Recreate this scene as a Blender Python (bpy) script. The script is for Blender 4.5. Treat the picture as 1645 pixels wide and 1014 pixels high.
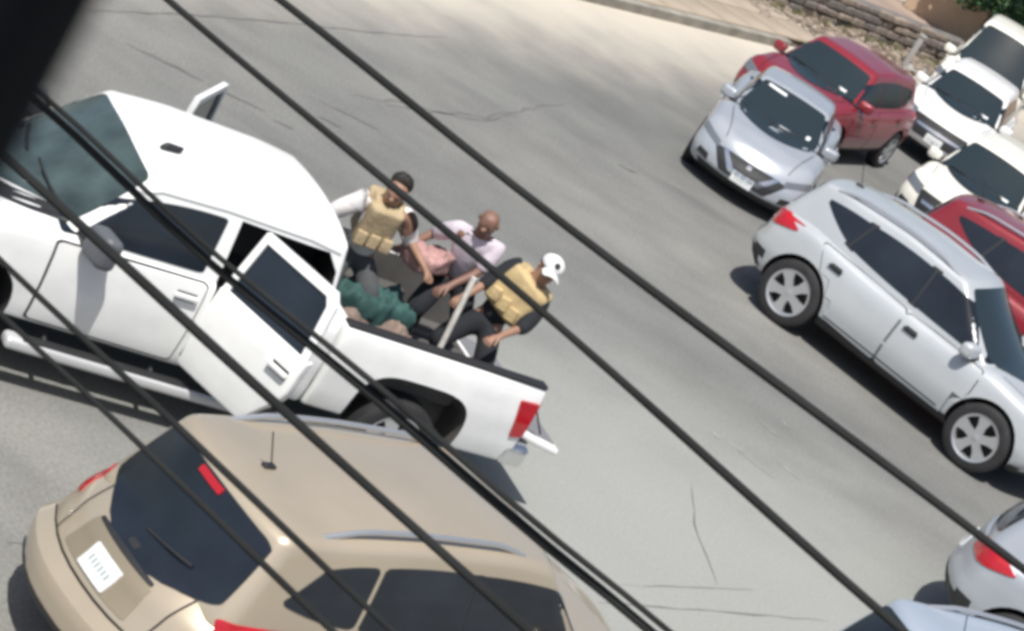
import bpy, bmesh, math, random
from mathutils import Vector, Matrix
from mathutils.bvhtree import BVHTree
R = math.radians
random.seed(7)
for o in list(bpy.data.objects): bpy.data.objects.remove(o)
scn = bpy.context.scene
C = scn.collection

# ---------------------------------------------------------------- camera, sky, sun, exposure
FPX, PITCH, ROLL, CAMH = 4000.0, R(18.3), R(31.7), 8.0        # focal length in photo pixels (photo 1645 x 1014)
fw = Vector((0, math.cos(PITCH), -math.sin(PITCH)))
rt = Vector((1, 0, 0)); up = rt.cross(fw)
RX = rt*math.cos(ROLL) + up*math.sin(ROLL); UX = -rt*math.sin(ROLL) + up*math.cos(ROLL)
cam = bpy.data.cameras.new('camera'); camo = bpy.data.objects.new('camera', cam); C.objects.link(camo)
m = Matrix.Identity(4)
for i in range(3): m[i][0] = RX[i]; m[i][1] = UX[i]; m[i][2] = -fw[i]
m[2][3] = CAMH
camo.matrix_world = m
cam.sensor_width = 36; cam.lens = 36*FPX/1645; cam.clip_start = 0.05; cam.clip_end = 3000
cam.dof.use_dof = True; cam.dof.focus_distance = 21; cam.dof.aperture_fstop = (36*FPX/1645)/7.6
scn.camera = camo
scn.view_settings.view_transform = 'Standard'; scn.view_settings.look = 'None'
scn.view_settings.exposure = 0.2; scn.view_settings.gamma = 1
scn.cycles.filter_width = 3.9
w = bpy.data.worlds.new('World'); scn.world = w; w.use_nodes = True
SUN_EL, SUN_AZ = R(63), R(184)      # azimuth clockwise from +Y: high behind the camera
nt = w.node_tree
sky = nt.nodes.new('ShaderNodeTexSky'); sky.sky_type = 'NISHITA'; sky.sun_disc = False
sky.sun_elevation = SUN_EL; sky.sun_rotation = SUN_AZ; sky.dust_density = 2.5
nt.links.new(sky.outputs[0], nt.nodes['Background'].inputs[0]); nt.nodes['Background'].inputs[1].default_value = 0.085
sl = bpy.data.lights.new('sun', 'SUN'); sl.energy = 4.6; sl.angle = R(0.5); sl.color = (1, .965, .91)
so = bpy.data.objects.new('sun', sl); C.objects.link(so); so.location = (0, -10, 30)
tosun = Vector((math.sin(SUN_AZ)*math.cos(SUN_EL), math.cos(SUN_AZ)*math.cos(SUN_EL), math.sin(SUN_EL)))
so.rotation_euler = tosun.to_track_quat('Z', 'Y').to_euler()

def at(px, py, z=0.0):
    """point of the place at height z that the photo shows at (px, py)"""
    d = fw + RX*((px-822.5)/FPX) - UX*((py-507)/FPX)
    return Vector((0, 0, CAMH)) + d*((z-CAMH)/d.z)

# ---------------------------------------------------------------- materials
M = {}
def mat(name, col, rough=.5, metal=0., coat=0., var=0., vscale=3., bump=0., bscale=60., spec=.5, trans=0., coat_rough=.05):
    if name in M: return M[name]
    x = bpy.data.materials.new(name); x.use_nodes = True; M[name] = x
    n = x.node_tree.nodes; l = x.node_tree.links; b = n['Principled BSDF']
    b.inputs['Base Color'].default_value = (*col, 1); b.inputs['Roughness'].default_value = rough
    b.inputs['Metallic'].default_value = metal; b.inputs['Coat Weight'].default_value = coat
    b.inputs['Coat Roughness'].default_value = coat_rough
    b.inputs['Specular IOR Level'].default_value = spec
    if trans: b.inputs['Transmission Weight'].default_value = trans
    if var or bump:
        tc = n.new('ShaderNodeTexCoord')
    if var:
        nz = n.new('ShaderNodeTexNoise'); nz.inputs['Scale'].default_value = vscale; nz.inputs['Detail'].default_value = 6
        l.new(tc.outputs['Object'], nz.inputs['Vector'])
        mr = n.new('ShaderNodeMapRange'); mr.inputs[1].default_value = .3; mr.inputs[2].default_value = .7
        mr.inputs[3].default_value = 1-var; mr.inputs[4].default_value = 1+var*.6
        l.new(nz.outputs[0], mr.inputs[0])
        mx = n.new('ShaderNodeMix'); mx.data_type = 'RGBA'; mx.blend_type = 'MULTIPLY'; mx.inputs[0].default_value = 1
        mx.inputs[6].default_value = (*col, 1); l.new(mr.outputs[0], mx.inputs[7]); l.new(mx.outputs[2], b.inputs['Base Color'])
    if bump:
        nb = n.new('ShaderNodeTexNoise'); nb.inputs['Scale'].default_value = bscale; nb.inputs['Detail'].default_value = 4
        l.new(tc.outputs['Object'], nb.inputs['Vector'])
        bp = n.new('ShaderNodeBump'); bp.inputs['Strength'].default_value = bump; bp.inputs['Distance'].default_value = .02
        l.new(nb.outputs[0], bp.inputs['Height']); l.new(bp.outputs[0], b.inputs['Normal'])
    return x
def paint(name, col, metal=0., rough=.32, coat=.8): return mat(name, col, rough, metal, coat, .07, 1.7)
GLASS = mat('tinted_glass', (.016, .021, .029), .07, spec=.6, var=.5, vscale=1.3)  # dark tint; its noise variation is painted in place of uneven reflections
WGLASS = mat('windscreen_glass', (.02, .03, .035), .05, spec=.7)
RUBBER = mat('tyre_rubber', (.022, .022, .024), .75, var=.3, vscale=8)
PLASTIC = mat('black_plastic', (.02, .021, .023), .55, var=.15)
DARKGAP = mat('dark_gap', (.012, .012, .013), .8)
ALLOY = mat('alloy', (.62, .63, .65), .32, .75)
CHROME = mat('chrome', (.75, .76, .77), .14, .95)
REDLENS = mat('red_lens', (.42, .012, .02), .12, coat=.6)
CLEARLENS = mat('clear_lens', (.20, .22, .24), .1, .3, coat=.6)
PLATE = mat('plate_white', (.72, .73, .74), .4, var=.12, vscale=14)
PLATEINK = mat('plate_ink', (.30, .36, .36), .6)
INTERIOR = mat('dark_interior', (.03, .03, .032), .85, var=.2)
SEATC = mat('seat_cloth', (.09, .085, .08), .9, var=.2)
WIREM = mat('cable_black', (.018, .019, .019), .75, var=.3, vscale=4, spec=.2)

# ---------------------------------------------------------------- helpers
def mk(name, verts, faces, mats, parent=None, smooth=True, fmat=None, sharp=40):
    me = bpy.data.meshes.new(name); me.from_pydata([tuple(v) for v in verts], [], faces)
    for x in (mats if isinstance(mats, (list, tuple)) else [mats]): me.materials.append(x)
    if fmat:
        for p, k in zip(me.polygons, fmat): p.material_index = k
    fin(me, smooth, sharp)
    o = bpy.data.objects.new(name, me); C.objects.link(o)
    if parent is not None: o.parent = parent
    return o
def fin(me, smooth=True, sharp=40):
    me.update()
    if smooth:
        me.shade_smooth()
        try: me.set_sharp_from_angle(angle=R(sharp))
        except Exception: pass
def empty(name, loc=(0, 0, 0), yaw=0):
    o = bpy.data.objects.new(name, None); C.objects.link(o); o.location = loc; o.rotation_euler = (0, 0, yaw)
    o.empty_display_size = .3
    return o
def tag(o, label=None, cat=None, group=None, kind=None):
    if label: o['label'] = label
    if cat: o['category'] = cat
    if group: o['group'] = group
    if kind: o['kind'] = kind
    return o
def interp(tab, x):
    if x <= tab[0][0]: return tab[0][1]
    for (x0, y0), (x1, y1) in zip(tab, tab[1:]):
        if x <= x1:
            t = (x-x0)/(x1-x0); t = t*t*(3-2*t)*.5 + t*.5
            return y0+(y1-y0)*t
    return tab[-1][1]
def grid_axis(n, r):
    k = 4; a = [-1 + r*i/k for i in range(k)]
    b = [-(1-r) + 2*(1-r)*i/n for i in range(n+1)]
    return a + b + [-v for v in reversed(a)]
def rbox(n, r, fn):
    """closed rounded-box surface, pushed through fn(a,b,c) with a,b,c in -1..1"""
    ax = [grid_axis(n[i], r[i]) for i in range(3)]
    verts = []; idx = {}; faces = []
    def vid(p):
        key = tuple(round(q, 5) for q in p)
        if key not in idx:
            e = []; q = []
            for i in range(3):
                c = max(-(1-r[i]), min(1-r[i], p[i])); q.append(c); e.append((p[i]-c)/r[i])
            ln = math.sqrt(sum(v*v for v in e)) or 1; mxe = max(abs(v) for v in e)
            e = [v/ln*mxe for v in e]
            idx[key] = len(verts); verts.append(fn(*[q[i]+r[i]*e[i] for i in range(3)]))
        return idx[key]
    for d in range(3):
        u, v = (d+1) % 3, (d+2) % 3
        for s in (-1, 1):
            for i in range(len(ax[u])-1):
                for j in range(len(ax[v])-1):
                    f = []
                    for (ii, jj) in ((i, j), (i+1, j), (i+1, j+1), (i, j+1)):
                        p = [0, 0, 0]; p[d] = s; p[u] = ax[u][ii]; p[v] = ax[v][jj]; f.append(vid(p))
                    faces.append(f if s > 0 else f[::-1])
    return verts, faces
def rounded(name, size, cen, mats, parent=None, r=.25, n=(3, 3, 3), fn=None):
    def f(a, b, c):
        p = Vector((cen[0]+a*size[0]/2, cen[1]+b*size[1]/2, cen[2]+c*size[2]/2))
        return fn(p) if fn else p
    rm = min(size)/2*r*2
    rr = [min(.9, rm/(s/2)) for s in size]
    v, fa = rbox(n, rr, f)
    return mk(name, v, fa, mats, parent)
def prism(poly, y0, y1):
    n = len(poly)
    v = [(x, y0, z) for x, z in poly] + [(x, y1, z) for x, z in poly]
    f = [list(range(n))[::-1], list(range(n, 2*n))] + [[i, (i+1) % n, n+(i+1) % n, n+i] for i in range(n)]
    return v, f
def circle_poly(cx, cz, rx, rz, n=36, p=2.0):
    out = []
    for i in range(n):
        a = 2*math.pi*i/n; c, s = math.cos(a), math.sin(a)
        out.append((cx+rx*math.copysign(abs(c)**(2/p), c), cz+rz*math.copysign(abs(s)**(2/p), s)))
    return out
def cut(o, cutters, mats):
    """subtract closed meshes from o; the cut faces take the second material"""
    V = []; F = []
    for v, f in cutters:
        b = len(V); V += v; F += [[i+b for i in q] for q in f]
    me = bpy.data.meshes.new('cutter'); me.from_pydata([tuple(v) for v in V], [], F)
    for x in mats: me.materials.append(x)
    for p in me.polygons: p.material_index = 1
    bm = bmesh.new(); bm.from_mesh(me); bmesh.ops.recalc_face_normals(bm, faces=bm.faces[:]); bm.to_mesh(me); bm.free()
    c = bpy.data.objects.new('cutter', me); C.objects.link(c); c.parent = o.parent
    md = o.modifiers.new('cut', 'BOOLEAN'); md.operation = 'DIFFERENCE'; md.object = c; md.solver = 'EXACT'
    bpy.context.view_layer.update()
    dg = bpy.context.evaluated_depsgraph_get()
    ne = bpy.data.meshes.new_from_object(o.evaluated_get(dg))
    o.modifiers.clear(); o.data = ne
    bpy.data.objects.remove(c)
    fin(ne, True, 35)
def bvh_of(objs):
    V = []; F = []
    for o in objs:
        b = len(V); V += [v.co.copy() for v in o.data.vertices]; F += [[i+b for i in p.vertices] for p in o.data.polygons]
    return BVHTree.FromPolygons(V, F)
DIRS = {'R': (lambda u, v: Vector((u, -3, v)), Vector((0, 1, 0))), 'L': (lambda u, v: Vector((u, 3, v)), Vector((0, -1, 0))),
        'F': (lambda u, v: Vector((6, u, v)), Vector((-1, 0, 0))), 'B': (lambda u, v: Vector((-6, u, v)), Vector((1, 0, 0))),
        'T': (lambda u, v: Vector((u, v, 5)), Vector((0, 0, -1)))}
def hit(bvh, plane, u, v, eps):
    mkp, d = DIRS[plane]; o = mkp(u, v)
    loc, nor, i, dist = bvh.ray_cast(o, d)
    if loc is None:
        loc, nor, i, dist = bvh.find_nearest(o + d*(2.2 if plane in 'RL' else 4))
    if nor.dot(d) > 0: nor = -nor
    return loc + (nor*.6 - d*.4)*eps, d
def patch(bvh, plane, name, mats, parent, q, bulge=(0, 0, 0, 0), eps=.005, rnd=.15, n=(10, 7), skirt=.02):
    """a panel laid on the bodywork: q = four (u,v) corners, bulge bows each edge outwards"""
    q = [Vector(p) for p in q]; cen = sum(q, Vector((0, 0)))/4
    def edge(i, t):
        a, b = q[i], q[(i+1) % 4]; d = b-a; nn = Vector((d.y, -d.x))
        mid = (a+b)/2
        if nn.dot(mid-cen) < 0: nn = -nn
        return a+d*t+nn*(bulge[i]*4*t*(1-t))
    def coons(s, t):
        c0, c1, c2, c3 = edge(0, s), edge(1, t), edge(2, 1-s), edge(3, 1-t)
        return c0*(1-t)+c2*t+c3*(1-s)+c1*s-(q[0]*(1-s)*(1-t)+q[1]*s*(1-t)+q[2]*s*t+q[3]*(1-s)*t)
    us = grid_axis(n[0], rnd); vs = grid_axis(n[1], rnd)
    V = []; F = []
    for b in vs:
        for a in us:
            ca = max(-(1-rnd), min(1-rnd, a)); cb = max(-(1-rnd), min(1-rnd, b))
            ea, eb = (a-ca)/rnd, (b-cb)/rnd; ln = math.hypot(ea, eb)
            if ln > 0: k = max(abs(ea), abs(eb))/ln; ea *= k; eb *= k
            p = coons((ca+rnd*ea+1)/2, (cb+rnd*eb+1)/2)
            V.append(hit(bvh, plane, p.x, p.y, eps)[0])
    w_ = len(us); h_ = len(vs); d = DIRS[plane][1]
    for j in range(h_-1):
        for i in range(w_-1): F.append([j*w_+i, j*w_+i+1, (j+1)*w_+i+1, (j+1)*w_+i])
    ring = [i for i in range(w_)] + [j*w_+w_-1 for j in range(1, h_)] + [(h_-1)*w_+i for i in range(w_-2, -1, -1)] + [j*w_ for j in range(h_-2, 0, -1)]
    b0 = len(V); V += [V[i]+d*skirt for i in ring]; k = len(ring)
    F += [[ring[i], b0+i, b0+(i+1) % k, ring[(i+1) % k]] for i in range(k)]
    o = mk(name, V, F, mats, parent, sharp=50)
    bm = bmesh.new(); bm.from_mesh(o.data); bmesh.ops.recalc_face_normals(bm, faces=bm.faces[:])
    f0 = bm.faces[:][(h_//2)*(w_-1)+w_//2] if False else None
    bm.faces.ensure_lookup_table()
    if bm.faces[(h_//2)*(w_-1)+w_//2].normal.dot(d) > 0: bmesh.ops.reverse_faces(bm, faces=bm.faces[:])
    bm.to_mesh(o.data); bm.free(); fin(o.data, True, 50)
    return o
def ribbon(bvh, plane, name, mats, parent, pts, width=.012, eps=.009, seg=10):
    P = []
    for a, b in zip(pts, pts[1:]):
        for i in range(seg): P.append(Vector(a)+(Vector(b)-Vector(a))*i/seg)
    P.append(Vector(pts[-1])); V = []; F = []
    for i, p in enumerate(P):
        t = (P[min(i+1, len(P)-1)]-P[max(i-1, 0)]).normalized(); nn = Vector((-t.y, t.x))*width/2
        for s in (-1, 1): V.append(hit(bvh, plane, p.x+nn.x*s, p.y+nn.y*s, eps)[0])
    for i in range(len(P)-1): F.append([2*i, 2*i+1, 2*i+3, 2*i+2])
    return mk(name, V, F, mats, parent)
def tube(name, pts, rad, mats, parent=None, n=10, caps=True):
    V = []; F = []; pts = [Vector(p) for p in pts]
    prev = None
    for i, p in enumerate(pts):
        t = (pts[min(i+1, len(pts)-1)]-pts[max(i-1, 0)]).normalized()
        if prev is None: prev = t.orthogonal().normalized()
        a = (prev-t*prev.dot(t)).normalized(); b = t.cross(a); prev = a
        rr = rad(i/(len(pts)-1)) if callable(rad) else rad
        for k in range(n):
            an = 2*math.pi*k/n; V.append(p+a*rr*math.cos(an)+b*rr*math.sin(an))
    for i in range(len(pts)-1):
        for k in range(n): F.append([i*n+k, i*n+(k+1) % n, (i+1)*n+(k+1) % n, (i+1)*n+k])
    if caps: F += [list(range(n))[::-1], [(len(pts)-1)*n+k for k in range(n)]]
    return mk(name, V, F, mats, parent)

# ---------------------------------------------------------------- wheels
WM = {}
def wheel_meshes(rad, wid, spokes, key):
    k = (round(rad, 3), round(wid, 3), spokes, key)
    if k in WM: return WM[k]
    prof = [(.66, .40), (.70, .5), (.82, .5), (.93, .47), (.985, .40), (1.0, .25), (1.0, 0)]
    prof = prof + [(a, -b) for a, b in reversed(prof[:-1])]
    n = 40; V = []; F = []
    for i in range(n):
        an = 2*math.pi*i/n
        for a, b in prof: V.append((a*rad*math.cos(an), b*wid, a*rad*math.sin(an)))
    m_ = len(prof)
    for i in range(n):
        for j in range(m_-1): F.append([i*m_+j, ((i+1) % n)*m_+j, ((i+1) % n)*m_+j+1, i*m_+j+1])
    t = mk('tyre', V, F, [RUBBER]); tm = t.data; bpy.data.objects.remove(t)
    # rim: outer side at +y
    V = []; F = []; FM = []
    def lathe(pr, mi):
        b0 = len(V)
        for i in range(n):
            an = 2*math.pi*i/n
            for a, b in pr: V.append((a*rad*math.cos(an), b*wid, a*rad*math.sin(an)))
        mm = len(pr)
        for i in range(n):
            for j in range(mm-1): F.append([b0+i*mm+j, b0+((i+1) % n)*mm+j, b0+((i+1) % n)*mm+j+1, b0+i*mm+j+1]); FM.append(mi)
    lathe([(.69, .40), (.72, .49), (.68, .50), (.62, .45), (.60, .1)], 0)
    lathe([(.62, .06), (.001, .06)], 1)
    lathe([(.15, .3), (.15, .42), (.11, .46), (.001, .47)], 0)
    for s in range(spokes):
        an = 2*math.pi*s/spokes+.3
        for (r0, r1) in ((.1, .38), (.38, .66)):
            w0, w1 = (.125 if r0 < .2 else .125), (.125 if r0 < .2 else .22)
            y0, y1 = (.45 if r0 < .2 else .44), (.44 if r0 < .2 else .46)
            b0 = len(V)
            for (rr, ww, yy) in ((r0, w0, y0), (r1, w1, y1)):
                for sd in (-1, 1):
                    for dy in (0, -.2):
                        u, v_ = rr*rad, sd*ww*rad
                        V.append((u*math.cos(an)-v_*math.sin(an), (yy+dy)*wid, u*math.sin(an)+v_*math.cos(an)))
            for q in ((0, 2, 6, 4), (0, 4, 5, 1), (2, 3, 7, 6)): F.append([b0+i for i in q]); FM.append(0)
    r_ = mk('rim', V, F, [ALLOY, DARKGAP], fmat=FM, sharp=30)
    bm = bmesh.new(); bm.from_mesh(r_.data); bmesh.ops.recalc_face_normals(bm, faces=bm.faces[:]); bm.to_mesh(r_.data); bm.free(); fin(r_.data, True, 30)
    rm = r_.data; bpy.data.objects.remove(r_)
    WM[k] = (tm, rm); return WM[k]
def wheel(parent, x, y, rad, wid, spokes=5, rot=0.0):
    tm, rm = wheel_meshes(rad, wid, spokes, 'a')
    t = bpy.data.objects.new('wheel', tm); C.objects.link(t); t.parent = parent; t.location = (x, y, rad)
    t.rotation_euler = (0, rot, 0 if y > 0 else math.pi)
    r_ = bpy.data.objects.new('rim', rm); C.objects.link(r_); r_.parent = t
    return t

# ---------------------------------------------------------------- generic car
def car(name, S, loc, yaw, col, label, cat, group=None):
    """S: dimension sheet. Local axes: x forward, y left, z up, origin on the ground between the axles."""
    root = empty(name, (loc[0], loc[1], 0), yaw); tag(root, label, cat, group); sc_ = S.get('scale', 1); root.scale = (sc_,)*3
    xr, xf, W = S['xr'], S['xf'], S['W']/2
    top, bot = S['top'], S['bot']
    st = S.get('sec', [(0, .90), (.2, .97), (.42, 1.0), (.62, .985), (.85, .955), (1, .90)])
    plan = S.get('plan', [(xr, .90), (xr+.5, .97), (xr+1.0, 1), (xf-1.2, 1), (xf-.5, .965), (xf, .86)])
    fz = S.get('fz', [(0, .10), (.25, .0), (.5, .02), (.8, .10), (1, .22)])
    rz = S.get('rz', [(0, .12), (.25, .01), (.45, .0), (.6, .06), (1, .12)])
    bf, br = S.get('bf', .32), S.get('br', .20)
    def fb(a, b, c):
        t = (c+1)/2
        x1 = xf-interp(fz, t)-bf*abs(b)**2.4; x0 = xr+interp(rz, t)+br*abs(b)**2.4
        x = x0+(x1-x0)*(a+1)/2
        y = b*W*interp(plan, x)*interp(st, t)
        z0 = interp(bot, x); z1 = interp(top, x)+S.get('crown', .035)*(1-b*b)
        return Vector((x, y, z0+(z1-z0)*t))
    v, f = rbox((54, 10, 12), (.035, .14, .18), fb)
    body = mk('body', v, f, [col, DARKGAP, PLASTIC], root)
    ra, wb2, tr = S['arch'], S['wb']/2, S['tyre']
    yo = W+.1; yi = W-.34
    cs = []
    for x in (-wb2, wb2):
        for s in (-1, 1):
            cs.append(prism(circle_poly(x, tr+.01, ra, ra), *(sorted((s*yi, s*yo)))))
    cut(body, cs, [col, DARKGAP, PLASTIC])
    if 'clad' in S:
        for p in body.data.polygons:
            if p.material_index == 0 and S['clad'](p.center.x, p.center.z): p.material_index = 2
    # greenhouse
    G = S['gh']
    def fg(a, b, c):
        t = (c+1)/2
        x1 = G['bf']+(G['tf']-G['bf'])*(t**G.get('pf', 1.0))-G.get('bowf', .16)*abs(b)**2.2*(1-.35*t)
        x0 = G['br']+(G['tr']-G['br'])*(t**G.get('pr', 1.0))+G.get('bowr', .10)*abs(b)**2.2
        x = x0+(x1-x0)*(a+1)/2
        y = b*(G['wb']+(G['wt']-G['wb'])*t**1.25)/2*interp([(G['br'], G.get('rn', .93)), (G['br']+.9, 1), (G['bf']-1.0, 1), (G['bf'], .95)], x)
        zb = G['zb']; zt = interp(G['roof'], x)
        return Vector((x, y, zb+(zt-zb)*t+.035*(1-b*b)*t))
    v, f = rbox((30, 10, 10), (.06, .11, .16), fg)
    roof = mk('roof', v, f, [col], root)
    bv = bvh_of([body, roof])
    for x in (-wb2, wb2):
        for s in (-1, 1): wheel(root, x, s*(W-.115), tr, .21, S.get('spokes', 5), random.random())
    P = dict(col=col)
    for it in S['parts']:
        kind = it[0]
        if kind == 'side':              # ('side', name, material, quad, bulge, eps)  -> both sides
            for pl in 'LR':
                patch(bv, pl, it[1], it[2] or col, root, it[3], it[4], it[5], rnd=it[6] if len(it) > 6 else .12)
        elif kind == 'door':            # door panel > handle
            for pl in 'LR':
                sg = 1 if pl == 'L' else -1
                q = it[1]
                cx = sum(p[0] for p in q)/4; cz = sum(p[1] for p in q)/4
                g = patch(bv, pl, 'door_gap', DARKGAP, root, [(cx+(p[0]-cx)*1.022, cz+(p[1]-cz)*1.025) for p in q], it[2], .0025, .1)
                d = patch(bv, pl, 'door', col, root, q, it[2], .006, .1)
                g.parent = d; g.name = 'door_gap'
                hx, hz = it[3]
                p, dd = hit(bv, pl, hx, hz, .03)
                h = rounded('handle', (.19, .03, .03), p, it[4] if len(it) > 4 else col, d, .45, (2, 1, 1))
                p2, _ = hit(bv, pl, hx, hz-.004, .0085)
                rounded('handle_recess', (.15, .006, .07), p2, DARKGAP, d, .4, (2, 1, 1))
        elif kind == 'pair':            # lamp on both sides projected along a given axis
            for s in (1, -1):
                patch(bv, it[1], it[2], it[3], root, [(p[0]*s, p[1]) for p in it[4]] if it[1] in 'FB' else [(p[0], p[1]*s) for p in it[4]], it[5], it[6])
        elif kind == 'one':
            patch(bv, it[1], it[2], it[3] or col, root, it[4], it[5], it[6], rnd=it[7] if len(it) > 7 else .12)
        elif kind == 'sub':             # ('sub', plane, parent kind, name, mat, quad, bulge, eps)
            par = [c for c in root.children if c.name.split('.')[0] == it[2]][-1]
            patch(bv, it[1], it[3], it[4] or col, par, it[5], it[6], it[7])
        elif kind == 'line':
            for pl in it[1]: ribbon(bv, pl, it[2], it[3], root, it[4], it[5])
        elif kind == 'mirror':
            x, z = it[1]
            for s in (1, -1):
                p, _ = hit(bv, 'L' if s > 0 else 'R', x, z, 0)
                mm = rounded('mirror', (.15, .24, .17), (p.x-.02, p.y+s*.15, p.z+.05), it[2] or col, root, .38, (3, 3, 3),
                             fn=lambda q, s=s, p=p: Vector((q.x-.25*abs(q.y-p.y), q.y, q.z)))
                rounded('mirror_arm', (.07, .14, .05), (p.x, p.y+s*.03, p.z), PLASTIC, mm, .4, (1, 2, 1))
                rounded('mirror_glass', (.01, .19, .13), (p.x-.125, p.y+s*.16, p.z+.05), GLASS, mm, .4, (1, 2, 2))
        elif kind == 'rails':
            x0, x1, y = it[1]
            for s in (1, -1):
                pts = []
                for i in range(15):
                    t = i/14; x = x0+(x1-x0)*t; p, _ = hit(bv, 'T', x, s*y, 0)
                    pts.append(p+Vector((0, 0, -.01+.06*min(1, 6*t, 6*(1-t)))))
                r_ = tube('roof_rail', pts, .019, it[2], root, 8)
        elif kind == 'antenna':
            x, y = it[1]; p, _ = hit(bv, 'T', x, y, 0)
            a = rounded('antenna', (.10, .055, .03), p+Vector((0, 0, .01)), PLASTIC, root, .45, (2, 1, 1))
            tube('antenna_rod', [p+Vector((.02, 0, .01)), p+Vector((-.12, 0, .26))], .005, PLASTIC, a, 6)
        elif kind == 'wiper':
            p0, p1 = it[1]
            pl = it[2]
            pts = [hit(bv, pl, p0[0]+(p1[0]-p0[0])*i/8, p0[1]+(p1[1]-p0[1])*i/8, .022)[0] for i in range(9)]
            tube('wiper', pts, .011, PLASTIC, root, 6)
        elif kind == 'plate':
            pl, (u, v_), nm = it[1], it[2], it[3]
            pp = patch(bv, pl, 'number_plate', PLATE, root, [(u-.16, v_-.075), (u+.16, v_-.075), (u+.16, v_+.075), (u-.16, v_+.075)], eps=.014, rnd=.08, n=(3, 2))
            for k in range(6):
                uu = u-.10+k*.04
                patch(bv, pl, 'plate_character', PLATEINK, pp, [(uu-.009, v_-.022), (uu+.009, v_-.022), (uu+.009, v_+.022), (uu-.009, v_+.022)], eps=.0165, rnd=.2, n=(1, 1), skirt=.001)
    return root

Z4 = (0, 0, 0, 0)
def spec_hatch():
    """compact crossover with a rising window line, seen from its rear right corner"""
    return dict(xr=-2.24, xf=2.20, W=1.86, wb=2.66, tyre=.38, arch=.43, scale=1.09,
        top=[(-2.24, 1.05), (-1.5, 1.12), (-.5, 1.05), (.6, 1.02), (1.1, 1.04), (1.6, .98), (2.0, .88), (2.2, .78)],
        bot=[(-2.24, .42), (-1.7, .30), (-.9, .25), (.9, .25), (1.7, .26), (2.2, .33)],
        rz=[(0, .16), (.2, .02), (.4, .0), (.55, .05), (1, .12)],
        gh=dict(bf=1.28, tf=.30, br=-2.12, tr=-1.86, wb=1.60, wt=1.20, zb=.95, pf=.92, pr=1.4, rn=.9,
                roof=[(-2.0, 1.54), (-1.5, 1.61), (-.6, 1.66), (.2, 1.63), (.6, 1.58), (1.3, 1.48)]),
        clad=lambda x, z: z < .36 or (x < -1.85 and z < .60),
        parts=[
            ('door', [(-1.02, .40), (-.12, .36), (-.10, 1.02), (-1.32, 1.08)], (0, 0, 0, -.05), (-1.02, .93), PLASTIC),
            ('door', [(-.09, .36), (.98, .36), (.98, 1.0), (-.07, 1.015)], (0, .02, 0, 0), (.08, .88), PLASTIC),
            ('line', 'LR', 'sill_crease', PLASTIC, [(-.85, .42), (.95, .40)], .015),
            ('side', 'side_window', GLASS, [(-.10, 1.10), (.98, 1.06), (.42, 1.48), (-.12, 1.535)], (0, .04, .02, 0), .006),
            ('side', 'side_window', GLASS, [(-1.08, 1.18), (-.125, 1.105), (-.145, 1.535), (-.98, 1.52)], (.01, 0, .02, 0), .006),
            ('side', 'quarter_window', GLASS, [(-1.60, 1.42), (-1.11, 1.20), (-1.01, 1.515), (-1.60, 1.46)], (.03, 0, .02, 0), .006, .1),
            ('side', 'door_pillar', PLASTIC, [(-.18, 1.09), (-.05, 1.085), (-.06, 1.56), (-.20, 1.56)], Z4, .004),
            ('side', 'door_pillar', PLASTIC, [(-1.16, 1.18), (-1.02, 1.15), (-.94, 1.545), (-1.06, 1.535)], Z4, .004),
            ('one', 'F', 'windscreen', WGLASS, [(-.66, 1.08), (.66, 1.08), (.52, 1.585), (-.52, 1.585)], (.03, .03, .03, .03), .007),
            ('one', 'B', 'rear_window', GLASS, [(-.58, 1.16), (.58, 1.16), (.50, 1.49), (-.50, 1.49)], (.02, .02, .03, .02), .007),
            ('side', 'tail_light', REDLENS, [(-2.06, 1.00), (-1.98, .90), (-1.62, 1.00), (-1.90, 1.10)], (.03, 0, .0, .0), .012, .3),
            ('pair', 'B', 'tail_light', REDLENS, [(.46, .92), (.80, .90), (.82, 1.08), (.55, 1.07)], (0, 0, 0, 0), .012),
            ('one', 'B', 'bumper_lower', PLASTIC, [(-.62, .40), (.62, .40), (.66, .58), (-.66, .58)], Z4, .008),
            ('plate', 'B', (0, .80), ''),
            ('one', 'F', 'grille', PLASTIC, [(-.38, .48), (.38, .48), (.44, .74), (-.44, .74)], (0, 0, .02, 0), .01),
            ('pair', 'F', 'headlight', CLEARLENS, [(.50, .70), (.84, .76), (.80, .88), (.50, .80)], (0, 0, 0, 0), .012),
            ('mirror', (.80, 1.06), None), ('rails', (-1.6, .1, .57), ALLOY), ('antenna', (-1.62, 0)),
            ('line', 'T', 'hood_seam', DARKGAP, [(1.15, -.70), (1.95, -.60)], .01), ('line', 'T', 'hood_seam', DARKGAP, [(1.15, .70), (1.95, .60)], .01),
        ])
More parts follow.
